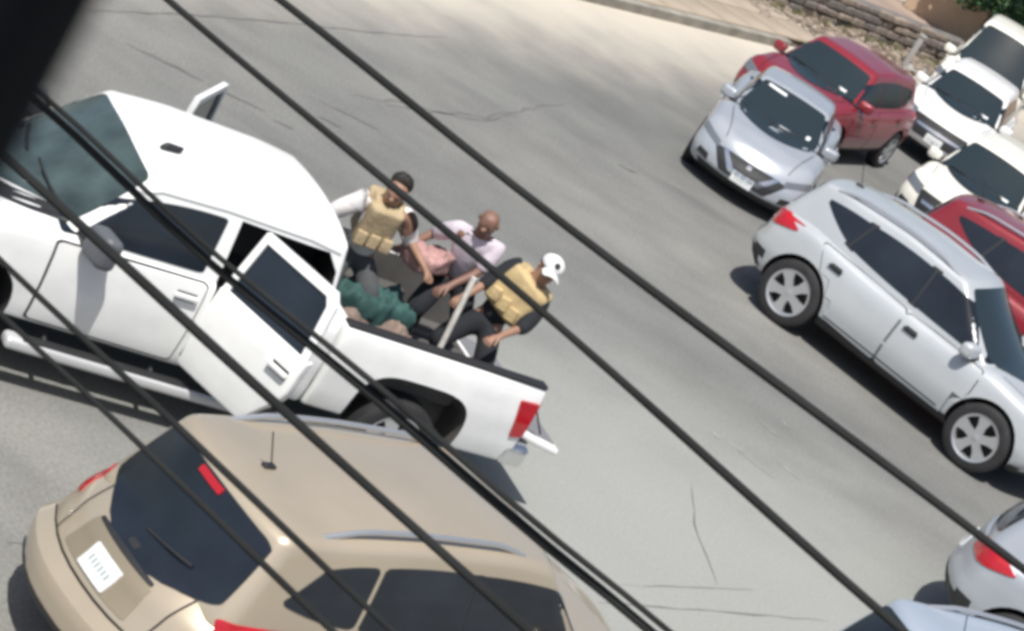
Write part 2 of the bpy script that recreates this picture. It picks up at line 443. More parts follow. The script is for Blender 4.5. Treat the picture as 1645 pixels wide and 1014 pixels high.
def spec_suv():
    """larger crossover with a wraparound tail, seen from behind and above"""
    return dict(xr=-2.58, xf=2.24, W=1.84, wb=2.60, tyre=.35, arch=.41,
        top=[(-2.5, .96), (-2.1, 1.04), (-1.2, 1.06), (.6, 1.03), (1.1, 1.03), (1.6, .98), (2.0, .90), (2.24, .8)],
        bot=[(-2.6, .32), (-1.7, .26), (-.9, .25), (.9, .25), (1.7, .26), (2.2, .33)],
        rz=[(0, .10), (.15, .0), (.42, .0), (.50, .14), (.75, .24), (1, .42)], br=.30,
        gh=dict(bf=1.50, tf=.72, br=-2.17, tr=-1.88, wb=1.70, wt=1.36, zb=.93, pf=.95, pr=1.1, rn=.93, bowr=.14,
                roof=[(-2.1, 1.54), (-1.6, 1.59), (-.6, 1.63), (.2, 1.62), (.7, 1.57), (1.5, 1.45)]),
        parts=[
            ('door', [(-.98, .40), (-.10, .36), (-.08, .99), (-1.20, 1.01)], (0, 0, 0, -.05), (-.95, .90)),
            ('door', [(-.07, .36), (1.02, .36), (1.02, .98), (-.05, .99)], (0, .02, 0, 0), (.1, .86)),
            ('side', 'side_window', GLASS, [(-.06, 1.04), (1.25, 1.02), (.70, 1.44), (-.10, 1.50)], (0, .05, .02, 0), .006),
            ('side', 'door_pillar', PLASTIC, [(-.14, 1.045), (.0, 1.045), (-.04, 1.505), (-.18, 1.505)], Z4, .004),
            ('side', 'side_window', GLASS, [(-.98, 1.07), (-.09, 1.045), (-.13, 1.50), (-.92, 1.49)], (.0, 0, .02, 0), .006),
            ('side', 'quarter_window', GLASS, [(-1.66, 1.20), (-1.02, 1.08), (-.96, 1.488), (-1.40, 1.44)], (.03, 0, .03, .0), .006, .2),
            ('one', 'F', 'windscreen', WGLASS, [(-.68, 1.06), (.68, 1.06), (.54, 1.53), (-.54, 1.53)], (.03, .03, .03, .03), .007),
            ('one', 'B', 'rear_window', GLASS, [(-.68, 1.07), (.68, 1.07), (.62, 1.50), (-.62, 1.50)], (.10, .02, .04, .02), .008, .14),
            ('sub', 'B', 'rear_window', 'brake_light', REDLENS, [(-.13, 1.495), (.13, 1.495), (.13, 1.535), (-.13, 1.535)], Z4, .02),
            ('wiper', ((.05, 1.07), (-.38, 1.13)), 'B'),
            ('pair', 'B', 'tail_light', REDLENS, [(.72, .83), (.86, .82), (.85, 1.02), (.76, 1.02)], (0, .0, .02, 0), .012),
            ('side', 'tail_light', REDLENS, [(-2.02, .80), (-1.70, .88), (-1.60, 1.01), (-2.02, 1.03)], (0, 0, .02, 0), .011, .3),
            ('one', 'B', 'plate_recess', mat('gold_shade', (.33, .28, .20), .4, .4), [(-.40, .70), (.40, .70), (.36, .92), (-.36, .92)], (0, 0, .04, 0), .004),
            ('plate', 'B', (0, .79), ''),
            ('one', 'B', 'hatch_trim', PLASTIC, [(-.34, .925), (.34, .925), (.33, .94), (-.33, .94)], (0, 0, .02, 0), .010),
            ('one', 'B', 'badge', PLASTIC, [(-.05, .975), (.05, .975), (.05, 1.005), (-.05, 1.005)], Z4, .012, .5),
            ('line', 'B', 'hatch_seam', DARKGAP, [(-.80, .665), (.80, .665)], .014),
            ('line', 'B', 'hatch_seam', DARKGAP, [(.55, .67), (.56, 1.02)], .012), ('line', 'B', 'hatch_seam', DARKGAP, [(-.55, .67), (-.56, 1.02)], .012),
            ('one', 'B', 'bumper_lower', PLASTIC, [(-.72, .32), (.72, .32), (.76, .44), (-.76, .44)], Z4, .008),
            ('one', 'F', 'grille', PLASTIC, [(-.38, .50), (.38, .50), (.44, .74), (-.44, .74)], (0, 0, .02, 0), .01),
            ('pair', 'F', 'headlight', CLEARLENS, [(.50, .70), (.84, .76), (.80, .88), (.50, .80)], (0, 0, 0, 0), .012),
            ('mirror', (.86, 1.03), None), ('rails', (-1.45, .35, .60), ALLOY), ('antenna', (-1.50, .05)),
        ])
def spec_sedan():
    """four-door saloon seen from the front"""
    return dict(xr=-2.28, xf=2.26, W=1.83, wb=2.62, tyre=.315, arch=.37,
        top=[(-2.28, .90), (-1.9, 1.00), (-1.2, 1.02), (-.4, .96), (.6, .95), (1.1, .98), (1.6, .90), (2.0, .78), (2.26, .66)],
        bot=[(-2.28, .34), (-1.7, .24), (-.9, .19), (.9, .19), (1.7, .19), (2.26, .20)],
        gh=dict(bf=1.32, tf=.30, br=-1.65, tr=-.95, wb=1.50, wt=1.10, zb=.88, pf=.95, pr=1.0,
                roof=[(-1.7, 1.32), (-1.0, 1.385), (-.4, 1.43), (.2, 1.405), (.6, 1.35), (1.3, 1.2)]),
        parts=[
            ('door', [(-.98, .34), (-.10, .30), (-.08, .90), (-1.10, .93)], (0, 0, 0, -.05), (-.92, .82)),
            ('door', [(-.07, .30), (.98, .30), (.98, .89), (-.05, .90)], (0, .02, 0, 0), (.1, .79)),
            ('side', 'side_window', GLASS, [(-.06, .98), (1.0, .97), (.40, 1.32), (-.10, 1.35)], (0, .05, .02, 0), .006),
            ('side', 'side_window', GLASS, [(-1.18, 1.02), (-.09, .985), (-.13, 1.35), (-.82, 1.32)], (.0, 0, .02, .03), .006),
            ('one', 'F', 'windscreen', WGLASS, [(-.64, 1.00), (.64, 1.00), (.50, 1.375), (-.50, 1.375)], (.04, .03, .03, .03), .007),
            ('sub', 'F', 'windscreen', 'sun_strip', PLATE, [(-.42, 1.335), (-.12, 1.335), (-.12, 1.365), (-.42, 1.365)], Z4, .011),
            ('sub', 'F', 'windscreen', 'paper', PLATE, [(.02, 1.012), (.20, 1.012), (.20, 1.04), (.02, 1.04)], Z4, .011),
            ('sub', 'F', 'windscreen', 'paper', PLATE, [(.43, 1.05), (.49, 1.05), (.49, 1.09), (.43, 1.09)], Z4, .011),
            ('one', 'B', 'rear_window', GLASS, [(-.56, 1.02), (.56, 1.02), (.46, 1.33), (-.46, 1.33)], (.04, .03, .03, .03), .007),
            ('one', 'F', 'grille', PLASTIC, [(-.36, .34), (.36, .34), (.58, .60), (-.58, .60)], (0, 0, .01, 0), .008),
            ('one', 'F', 'grille_chrome', CHROME, [(-.24, .39), (.24, .39), (.46, .625), (-.46, .625)], (0, 0, .01, 0), .014),
            ('one', 'F', 'grille_mesh', PLASTIC, [(-.19, .455), (.19, .455), (.37, .615), (-.37, .615)], (0, 0, .01, 0), .02),
            ('sub', 'F', 'grille_mesh', 'badge', CHROME, [(-.035, .54), (.035, .54), (.035, .60), (-.035, .60)], Z4, .026),
            ('plate', 'F', (0, .385), ''),
            ('pair', 'F', 'headlight', CLEARLENS, [(.52, .57), (.86, .67), (.84, .75), (.52, .65)], (0, 0, 0, 0), .012),
            ('pair', 'F', 'fog_recess', PLASTIC, [(.56, .33), (.76, .36), (.74, .44), (.58, .42)], (0, 0, 0, 0), .009),
            ('one', 'F', 'lower_intake', PLASTIC, [(-.66, .205), (.66, .205), (.70, .30), (-.70, .30)], Z4, .007),
            ('pair', 'B', 'tail_light', REDLENS, [(.50, .74), (.80, .74), (.80, .88), (.56, .88)], (0, 0, 0, 0), .012),
            ('mirror', (.84, .99), None),
            ('wiper', ((-.10, 1.01), (.40, 1.04)), 'F'), ('wiper', ((-.55, 1.02), (-.05, 1.04)), 'F'),
            ('line', 'T', 'hood_seam', DARKGAP, [(1.2, -.66), (2.0, -.50)], .01), ('line', 'T', 'hood_seam', DARKGAP, [(1.2, .66), (2.0, .50)], .01),
        ])
def spec_crossover(tall=1.66, stripe=True):
    """crossover seen from the front left corner"""
    k = tall-1.66
    return dict(xr=-2.20, xf=2.22, W=1.84, wb=2.66, tyre=.345, arch=.405,
        top=[(-2.2, 1.02), (-1.5, 1.08), (-.5, 1.04), (.6, 1.02), (1.1, 1.06), (1.6, 1.0), (2.0, .92), (2.22, .80)],
        bot=[(-2.2, .40), (-1.7, .28), (-.9, .25), (.9, .25), (1.7, .26), (2.2, .30)],
        gh=dict(bf=1.32, tf=.40, br=-2.05, tr=-1.75, wb=1.58, wt=1.18, zb=.95, pf=.95, pr=1.3, rn=.9,
                roof=[(-2.0, 1.53+k), (-1.5, 1.61+k), (-.6, 1.66+k), (.2, 1.63+k), (.6, 1.57+k), (1.3, 1.45+k)]),
        clad=lambda x, z: z < .35,
        parts=[
            ('door', [(-1.02, .40), (-.12, .36), (-.10, 1.0), (-1.28, 1.04)], (0, 0, 0, -.05), (-1.0, .91)),
            ('door', [(-.09, .36), (.98, .36), (.98, .98), (-.07, 1.0)], (0, .02, 0, 0), (.08, .87)),
            ('side', 'side_window', GLASS, [(-.08, 1.06), (1.02, 1.05), (.46, 1.46+k), (-.12, 1.53+k)], (0, .05, .02, 0), .006),
            ('side', 'side_window', GLASS, [(-1.05, 1.10), (-.115, 1.065), (-.145, 1.53+k), (-.95, 1.51+k)], (.01, 0, .02, 0), .006),
            ('side', 'quarter_window', GLASS, [(-1.55, 1.22), (-1.09, 1.11), (-.99, 1.505+k), (-1.48, 1.44+k)], (.02, 0, .02, 0), .006, .2),
            ('one', 'F', 'windscreen', WGLASS, [(-.68, 1.10), (.68, 1.10), (.54, 1.55+k), (-.54, 1.55+k)], (.04, .03, .03, .03), .007),
            ('sub', 'F', 'windscreen', 'paper', PLATE, [(.36, 1.13), (.50, 1.13), (.50, 1.16), (.36, 1.16)], Z4, .011),
            ('one', 'B', 'rear_window', GLASS, [(-.58, 1.12), (.58, 1.12), (.50, 1.46+k), (-.50, 1.46+k)], (.02, .02, .03, .02), .007),
            ('one', 'F', 'grille', PLASTIC, [(-.46, .46), (.46, .46), (.56, .78), (-.56, .78)], (0, 0, .01, 0), .01),
            ('one', 'F', 'grille_bar', CHROME, [(-.42, .61), (.42, .61), (.44, .655), (-.44, .655)], (0, 0, .01, 0), .018),
            ('sub', 'F', 'grille_bar', 'badge', CHROME, [(-.045, .60), (.045, .60), (.045, .67), (-.045, .67)], Z4, .024),
            ('plate', 'F', (0, .50), ''),
            ('pair', 'F', 'headlight', CLEARLENS, [(.54, .68), (.88, .74), (.84, .88), (.54, .80)], (0, 0, 0, 0), .012),
            ('side', 'headlight', CLEARLENS, [(1.78, .74), (2.02, .70), (1.98, .82), (1.72, .88)], Z4, .011, .3),
            ('pair', 'F', 'fog_recess', PLASTIC, [(.58, .40), (.80, .42), (.78, .52), (.60, .50)], (0, 0, 0, 0), .009),
            ('pair', 'B', 'tail_light', REDLENS, [(.56, .86), (.84, .84), (.84, 1.02), (.62, 1.03)], (0, 0, 0, 0), .012),
            ('side', 'tail_light', REDLENS, [(-2.10, .90), (-1.80, .96), (-1.80, 1.04), (-2.10, 1.04)], Z4, .011, .3),
            ('plate', 'B', (0, .78), ''),
            ('mirror', (.86, 1.06), None),
            ('wiper', ((-.10, 1.115), (.40, 1.14)), 'F'), ('wiper', ((-.55, 1.12), (-.05, 1.14)), 'F'),
            ('line', 'T', 'hood_seam', DARKGAP, [(1.2, -.68), (2.0, -.54)], .01), ('line', 'T', 'hood_seam', DARKGAP, [(1.2, .68), (2.0, .54)], .01),
        ])

# ---------------------------------------------------------------- the ground
KA, KB = at(930, 0), at(1230, 72)
kd = (KB-KA).normalized(); kn = Vector((-kd.y, kd.x, 0))       # kn points away from the road
if kn.y < 0: kn = -kn
def ground_mat():
    x = bpy.data.materials.new('road_surface'); x.use_nodes = True
    n = x.node_tree.nodes; l = x.node_tree.links; b = n['Principled BSDF']; b.inputs['Roughness'].default_value = .85
    tc = n.new('ShaderNodeTexCoord')
    def noise(s, d, rough=.55, stretch=None):
        z = n.new('ShaderNodeTexNoise'); z.inputs['Scale'].default_value = s; z.inputs['Detail'].default_value = d; z.inputs['Roughness'].default_value = rough
        if stretch:
            mp = n.new('ShaderNodeMapping'); mp.inputs['Rotation'].default_value = (0, 0, R(-58)); mp.inputs['Scale'].default_value = stretch
            l.new(tc.outputs['Object'], mp.inputs['Vector']); l.new(mp.outputs[0], z.inputs['Vector'])
        else: l.new(tc.outputs['Object'], z.inputs['Vector'])
        return z
    def ramp(src, stops):
        r_ = n.new('ShaderNodeValToRGB'); e = r_.color_ramp.elements
        while len(e) < len(stops): e.new(.5)
        for q, (p, c) in zip(e, stops): q.position = p; q.color = (*c, 1)
        l.new(src.outputs[0], r_.inputs[0]); return r_
    def mul(a, bb, f=1.0):
        m_ = n.new('ShaderNodeMix'); m_.data_type = 'RGBA'; m_.blend_type = 'MULTIPLY'; m_.inputs[0].default_value = f
        l.new(a, m_.inputs[6]); l.new(bb, m_.inputs[7]); return m_.outputs[2]
    base = ramp(noise(.16, 4, .5, (.8, 1.15, 1)), [(.3, (.155, .157, .152)), (.5, (.195, .195, .185)), (.72, (.25, .245, .228))])
    mid = ramp(noise(.9, 6, .6, (.8, 1.2, 1)), [(.3, (.82, .82, .82)), (.6, (1.04, 1.04, 1.03))])
    fine = ramp(noise(30, 8, .8), [(.32, (.72, .72, .72)), (.68, (1.2, 1.2, 1.2))])
    stain = ramp(noise(.5, 3, .5, (.6, 1.5, 1)), [(.60, (1, 1, 1)), (.74, (.72, .72, .73))])
    c = mul(mul(mul(base.outputs[0], mid.outputs[0]), fine.outputs[0]), stain.outputs[0], .8)
    # worn, dusty stretch of the carriageway
    v2 = n.new('ShaderNodeVectorMath'); v2.operation = 'DISTANCE'; v2.inputs[1].default_value = (2.6, 20.5, 0); l.new(tc.outputs['Object'], v2.inputs[0])
    nz2 = noise(.45, 5); a2 = n.new('ShaderNodeMath'); a2.operation = 'MULTIPLY_ADD'; a2.inputs[1].default_value = 5.0
    l.new(nz2.outputs[0], a2.inputs[0]); l.new(v2.outputs['Value'], a2.inputs[2])
    m2 = n.new('ShaderNodeMapRange'); m2.interpolation_type = 'SMOOTHSTEP'; m2.inputs[1].default_value = 3.5; m2.inputs[2].default_value = 9.5; m2.inputs[3].default_value = .8; m2.inputs[4].default_value = 0
    l.new(a2.outputs[0], m2.inputs[0])
    x2 = n.new('ShaderNodeMix'); x2.data_type = 'RGBA'; l.new(m2.outputs[0], x2.inputs[0]); l.new(c, x2.inputs[6]); x2.inputs[7].default_value = (.33, .34, .318, 1)
    c = mul(x2.outputs[2], fine.outputs[0], .6)
    # dust gathered along the foot of the kerb
    vm = n.new('ShaderNodeVectorMath'); vm.operation = 'SUBTRACT'; vm.inputs[1].default_value = KA
    l.new(tc.outputs['Object'], vm.inputs[0])
    dt = n.new('ShaderNodeVectorMath'); dt.operation = 'DOT_PRODUCT'; dt.inputs[1].default_value = kn; l.new(vm.outputs[0], dt.inputs[0])
    nz = noise(.7, 4); ad = n.new('ShaderNodeMath'); ad.operation = 'MULTIPLY_ADD'; ad.inputs[1].default_value = 2.5
    l.new(nz.outputs[0], ad.inputs[0]); l.new(dt.outputs['Value'], ad.inputs[2])
    mr = n.new('ShaderNodeMapRange'); mr.interpolation_type = 'SMOOTHSTEP'; mr.inputs[1].default_value = -2.6; mr.inputs[2].default_value = 1.6; mr.inputs[3].default_value = 0; mr.inputs[4].default_value = .95
    l.new(ad.outputs[0], mr.inputs[0])
    mx = n.new('ShaderNodeMix'); mx.data_type = 'RGBA'; l.new(mr.outputs[0], mx.inputs[0]); l.new(c, mx.inputs[6]); mx.inputs[7].default_value = (.55, .50, .42, 1)
    c = mx.outputs[2]
    l.new(c, b.inputs['Base Color'])
    bp = n.new('ShaderNodeBump'); bp.inputs['Strength'].default_value = .35; bp.inputs['Distance'].default_value = .01
    l.new(noise(55, 4).outputs[0], bp.inputs['Height']); l.new(bp.outputs[0], b.inputs['Normal'])
    return x
v = []; f = []
NX = 40
for j in range(NX+1):
    for i in range(NX+1): v.append((-400+800*i/NX, -150+900*j/NX, 0))
for j in range(NX):
    for i in range(NX): f.append([j*(NX+1)+i, j*(NX+1)+i+1, (j+1)*(NX+1)+i+1, (j+1)*(NX+1)+i])
road = tag(mk('road', v, f, ground_mat()), kind='structure')

def sheet(name, pts, width, z, mt, parent=None, jag=0.0, seed=1):
    """thin uneven strip lying on the road (joint, crack or stain)"""
    rng = random.Random(seed); P = []
    for a, b in zip(pts, pts[1:]):
        k = max(2, int((b-a).length/.25))
        for i in range(k): P.append(a+(b-a)*i/k)
    P.append(pts[-1]); V = []; F = []
    for i, p in enumerate(P):
        t = (P[min(i+1, len(P)-1)]-P[max(i-1, 0)]); t.z = 0; t.normalize(); nn = Vector((-t.y, t.x, 0))
        p = p+nn*rng.uniform(-jag, jag); e = min(1, 4*i/len(P)+.15, 4*(len(P)-1-i)/len(P)+.15)
        wv = width*rng.uniform(.15, .8)*e/2
        for s in (-1, 1): V.append((p.x+nn.x*wv*s, p.y+nn.y*wv*s, z))
    for i in range(len(P)-1): F.append([2*i, 2*i+1, 2*i+3, 2*i+2])
    return mk(name, V, F, mt, parent)
JOINT = mat('joint_dirt', (.135, .135, .128), .95, var=.3)
TAR = mat('oil_stain', (.15, .15, .145), .8, var=.4, vscale=2)
for i, (pp, wd, jg) in enumerate([
        ([(100, 16), (300, 24), (450, 36), (600, 52), (720, 62)], .05, .02), ([(960, 968), (1060, 976), (1180, 985), (1330, 998)], .03, .01),
        ([(1000, 940), (1100, 944), (1210, 948)], .02, .01), ([(1113, 780), (1114, 820), (1130, 890), (1152, 942)], .03, .03),
        ([(560, 150), (700, 178), (780, 190), (880, 172), (910, 168)], .07, .06), ([(620, 170), (760, 192), (840, 188)], .05, .05),
        ([(10, 872), (60, 876), (110, 874)], .04, .01)]):
    sheet('joint', [at(*p) for p in pp], wd, .004, JOINT, road, jg, i)
for i, (px, py, L_, wd) in enumerate([(265, 100, .9, .16), (380, 158, .7, .1), (560, 185, .8, .12), (455, 200, .25, .1), (1008, 272, .3, .12), (530, 196, .3, .12)]):
    c = at(px, py); d = Vector((math.cos(R(20)), math.sin(R(20)), 0))*L_/2
    sheet('stain', [c-d, c-d*.3, c+d*.3, c+d], wd, .004+.0005*i, TAR, road, .02, 40+i)
CHIP = mat('pale_patch', (.33, .33, .315), .9, var=.2)
for i, (px, py, L_) in enumerate([(1180, 718, .22), (1212, 745, .5), (1265, 755, .35), (1262, 682, .18), (1150, 700, .12), (1235, 690, .3)]):
    c = at(px, py); d = Vector((math.cos(R(-20)), math.sin(R(-20)), 0))*L_/2
    sheet('pale_patch', [c-d, c, c+d], .06, .0045+.0003*i, CHIP, road, .02, 60+i)

# kerb, pavement and what lies behind it
def strip(name, o0, o1, s0, s1, z0, z1, mt, kind='structure', parent=None):
    """block along the kerb: s along, o across, in metres from KA"""
    P = [KA+kd*s+kn*o for s, o in ((s0, o0), (s1, o0), (s1, o1), (s0, o1))]
    V = [(p.x, p.y, z0) for p in P]+[(p.x, p.y, z1) for p in P]
    F = [[3, 2, 1, 0], [4, 5, 6, 7], [0, 1, 5, 4], [1, 2, 6, 5], [2, 3, 7, 6], [3, 0, 4, 7]]
    o = mk(name, V, F, mt, parent, smooth=False)
    if kind: o['kind'] = kind
    return o
KERB = mat('kerb_concrete', (.30, .28, .24), .9, var=.3, vscale=2.5, bump=.3, bscale=20)
PAVE = mat('pavement_dust', (.36, .30, .23), .95, var=.25, vscale=.8, bump=.3, bscale=25)
DIRT = mat('brown_dirt', (.33, .25, .20), .95, var=.35, vscale=.9, bump=.5, bscale=9)
DUST = mat('kerb_dust', (.47, .43, .36), .95, var=.25, vscale=1.2)
kb = strip('kerb', 0, .18, -40, 7.2, -.05, .16, KERB)
pv = strip('pavement', .183, 2.0, -40, 7.2, -.05, .155, PAVE)
strip('dirt_ground', 2.003, 60, -40, 20, -.05, .12, DIRT)
# paving stones of the pavement, those in view
for i in range(-3, 9):
    for j in range(2):
        a = rounded('paving_slab', (.96, .86, .04), (0, 0, 0), PAVE, pv, .1, (1, 1, 1))
        p = KA+kd*(i+.5)+kn*(.64+.9*j); a.location = (p.x, p.y, .158+random.uniform(-.004, .004)); a.rotation_euler = (0, 0, math.atan2(kd.y, kd.x))

# ---------------------------------------------------------------- the white pickup
WHITE = mat('white_paint', (.81, .82, .81), .33, 0, .5, .06, 4.5)
LINER = mat('bed_liner', (.10, .095, .09), .85, var=.3, vscale=3)
GREYIN = mat('tailgate_inner', (.22, .22, .23), .5, var=.15)
TX, TY, TYAW = -2.49, 18.14, R(216)
def pickup():
    root = empty('pickup_truck', (TX, TY, 0), TYAW)
    tag(root, 'white crew cab pickup with rear doors open and tailgate lowered', 'pickup truck')
    WB = 2.0
    top = [(-1.07, 1.27), (.9, 1.26), (1.5, 1.27), (2.3, 1.22), (2.95, 1.12)]
    st = [(0, .955), (.2, .985), (.5, 1.0), (.8, .985), (.93, .965), (1, .93)]
    def fb(a, b, c):
        t = (c+1)/2; x1 = 2.98-.14*abs(b)**3-.06*t; x0 = -1.075
        x = x0+(x1-x0)*(a+1)/2; y = b*1.0*interp(st, t)*interp([(-1, 1), (2.2, 1), (2.98, .95)], x)
        z1 = interp(top, x)+.05*(1-b*b)
        return Vector((x, y, .50+(z1-.50)*t))
    v, f = rbox((44, 10, 12), (.02, .09, .13), fb)
    body = mk('cab_body', v, f, [WHITE, INTERIOR], root)
    def fg(a, b, c):
        t = (c+1)/2
        x1 = 1.72+(.92-1.72)*t**.95-.20*abs(b)**2.2*(1-.35*t); x0 = -1.04+(-.94+1.04)*t+.05*abs(b)**2.2
        x = x0+(x1-x0)*(a+1)/2
        y = b*(.94+(.76-.94)*t**1.2)*interp([(-1.1, .97), (-.5, 1), (.8, 1), (1.66, .95)], x)
        zt = interp([(-1.1, 1.80), (-.5, 1.845), (.3, 1.85), (.92, 1.80), (1.7, 1.68)], x)
        return Vector((x, y, 1.08+(zt-1.08)*t+.045*(1-b*b)*t))
    v, f = rbox((30, 12, 10), (.04, .09, .12), fg)
    roof = mk('cab_roof', v, f, [WHITE, INTERIOR], root)
    arch = []
    for s in (-1, 1): arch.append(prism(circle_poly(WB, .46, .50, .48, 44, 3.2), *sorted((s*.62, s*1.2))))
    op = [(.08, .62), (.06, 1.745), (-.74, 1.73), (-.86, 1.60), (-.93, 1.15), (-.93, .86), (-.70, .62)]
    doorcut = [prism(op, *sorted((s*.38, s*1.2))) for s in (-1, 1)]
    cut(body, arch+doorcut, [WHITE, INTERIOR]); cut(roof, doorcut, [WHITE, INTERIOR])
    bv = bvh_of([body, roof])
    # bed
    def fd(a, b, c):
        t = (c+1)/2; x = -3.12+(a+1)/2*2.02
        return Vector((x, b*1.0*interp([(0, .95), (.25, .985), (.55, 1.0), (.8, .985), (1, .955)], t)*interp([(-3.12, .975), (-2.4, 1)], x), .50+.765*t))
    v, f = rbox((26, 10, 12), (.03, .06, .10), fd)
    bed = mk('bed', v, f, [WHITE, LINER], root)
    pocket = ([(-3.4, -.80, .78), (-1.17, -.80, .78), (-1.17, .80, .78), (-3.4, .80, .78), (-3.4, -.80, 1.6), (-1.17, -.80, 1.6), (-1.17, .80, 1.6), (-3.4, .80, 1.6)],
              [[3, 2, 1, 0], [4, 5, 6, 7], [0, 1, 5, 4], [1, 2, 6, 5], [2, 3, 7, 6], [3, 0, 4, 7]])
    rarch = [prism(circle_poly(-WB, .50, .54, .50, 44, 3.8), *sorted((s*.62, s*1.2))) for s in (-1, 1)]
    cut(bed, rarch, [WHITE, LINER]); cut(bed, [pocket], [WHITE, LINER])
    bb = bvh_of([bed])
    for s in (-1, 1):
        rounded('rail_cap', (1.98, .11, .035), (-2.11, s*.89, 1.272), PLASTIC, root, .45, (6, 1, 1))
        rounded('wheel_box', (.95, .16, .26), (-WB, s*.71, .90), LINER, root, .3, (3, 1, 2))
    for i in range(9): rounded('bed_rib', (1.88, .07, .014), (-2.13, -.6+i*.15, .787), LINER, bed, .3, (1, 1, 1))
    # arch lips
    # lowered tailgate, hinged at the floor
    tg = rounded('tailgate', (.55, 1.60, .07), (-3.39, 0, .755), [WHITE], root, .4, (3, 6, 1), fn=lambda p: Vector((p.x, p.y, p.z-.16*(-3.12-p.x))))
    rounded('tailgate_panel', (.46, 1.46, .012), (-3.39, 0, .797), GREYIN, tg, .3, (2, 2, 1), fn=lambda p: Vector((p.x, p.y, p.z-.16*(-3.12-p.x))))
    for s in (-1, 1): tube('tailgate_cable', [(-3.1, s*.79, 1.15), (-3.40, s*.785, .79)], .008, PLASTIC, tg, 6)
    bp = rounded('rear_bumper', (.26, 1.92, .20), (-3.24, 0, .60), CHROME, root, .25, (3, 8, 3), fn=lambda p: Vector((p.x+.10*abs(p.y)**3, p.y, p.z)))
    rounded('step_pad', (.16, .5, .012), (-3.25, 0, .705), PLASTIC, bp, .3, (1, 1, 1)); 
    for s in (-1, 1): rounded('bumper_pad', (.14, .34, .012), (-3.22, s*.68, .704), PLASTIC, bp, .3, (1, 1, 1))
    tube('hitch', [(-3.0, 0, .42), (-3.3, 0, .42)], .035, PLASTIC, root, 8)
    tube('exhaust_pipe', [(-2.2, -.5, .40), (-2.9, -.62, .42)], .035, PLASTIC, root, 8)
    for s, pl in ((1, 'L'), (-1, 'R')):
        t_ = patch(bb, pl, 'tail_light', REDLENS, root, [(-3.09, .80), (-2.98, .78), (-2.90, 1.12), (-3.09, 1.13)], (0, 0, 0, 0), .014, .15)
        patch(bb, 'B', 'tail_light_back', REDLENS, t_, [(s*.815, .80), (s*.95, .80), (s*.93, 1.13), (s*.815, 1.13)], Z4, .012, .15)
        # cab sides
        patch(bv, pl, 'side_window', GLASS, root, [(.20, 1.29), (1.40, 1.26), (.92, 1.64), (.17, 1.725)], (0, .05, .03, 0), .006, .10)
        q = [(.14, .56), (1.34, .56), (1.38, 1.21), (.14, 1.23)]
        g = patch(bv, pl, 'door_gap', DARKGAP, root, [(.128, .545), (1.36, .545), (1.40, 1.225), (.128, 1.242)], Z4, .003, .08)
        d = patch(bv, pl, 'door', WHITE, root, q, Z4, .007, .08); g.parent = d
        p, _ = hit(bv, pl, .28, 1.11, .035); rounded('handle', (.20, .035, .045), p, WHITE, d, .45, (2, 1, 1))
        p, _ = hit(bv, pl, .28, 1.105, .009); rounded('handle_recess', (.17, .006, .075), p, DARKGAP, d, .4, (2, 1, 1))
        ribbon(bv, pl, 'roof_drip_line', mat('seam_grey', (.35, .36, .37), .6), roof, [(1.02, 1.64), (.75, 1.745), (.2, 1.775), (-.55, 1.77), (-.84, 1.735)], .016, .004)
        # running board
        rb = rounded('running_board', (2.45, .15, .10), (.22, s*1.04, .38), [mat('step_alloy', (.60, .61, .62), .4, .3)], root, .4, (6, 1, 1))
        rounded('step_tread', (2.2, .10, .008), (.22, s*1.05, .432), PLASTIC, rb, .3, (2, 1, 1))
        for x in (-.7, .2, 1.1): tube('step_bracket', [(x, s*.72, .5), (x, s*1.0, .37)], .022, PLASTIC, rb, 6)
        # mirror
        p, _ = hit(bv, pl, 1.22, 1.27, 0)
        mr = rounded('mirror', (.16, .26, .26), (p.x-.02, p.y+s*.24, p.z+.06), mat('grey_plastic', (.10,.105,.12), .5), root, .35, (3, 3, 3), fn=lambda q, s=s, p=p: Vector((q.x-.28*abs(q.y-p.y), q.y, q.z)))
        tube('mirror_arm', [(p.x, p.y-s*.02, p.z), (p.x-.03, p.y+s*.14, p.z+.02)], .035, PLASTIC, mr, 8)
        rounded('mirror_glass', (.012, .2, .2), (p.x-.17, p.y+s*.25, p.z+.06), GLASS, mr, .4, (1, 2, 2))
        # rear door, swung out on its front edge
        ang = R(62 if s > 0 else 52)
        hx, hy = .09, s*.985
        LN, LEAN, TZ, BZ = (.98, .19, 1.765, 1.26) if s > 0 else (1.16, .03, 1.92, 1.26)
        def dy(z): return -(.0+.03*((z-.88)/.38)**2) if z < BZ-.03 else -(.03+LEAN*(z-BZ+.03)/.56)
        def fdoor(a, b, c, s=s):
            t = (c+1)/2; z = .55+(BZ-.54)*t; back = -LN+(.26*(.95-z)/.4 if z < .95 else 0)
            return Vector((back*(1-(a+1)/2), s*(dy(z)-.05+b*.05), z))
        v, f = rbox((12, 2, 8), (.06, .5, .07), fdoor)
        if s < 0: f = [q_[::-1] for q_ in f]
        door = mk('door', v, f, [WHITE], root)
        door.location = (hx, hy, 0); door.rotation_euler = (0, 0, -s*ang)
        # closed, the door runs to -x; positive swing turns it to the outside
        k_ = 0 if s > 0 else .20
        outer = [(-.015, BZ-.03), (-.015, TZ), (-LN+.20+k_, TZ), (-LN+.12+k_, TZ-.08), (-LN+.01, BZ-.03)]
        inner = [(-.075, BZ+.0), (-.075, TZ-.06), (-LN+.24+k_, TZ-.06), (-LN+.185+k_, TZ-.115), (-LN+.085, BZ+.0)]
        V = []
        for off in (0, -.05):
            for ring in (outer, inner): V += [Vector((x, s*(dy(z)+off-.01), z)) for x, z in ring]
        F = []
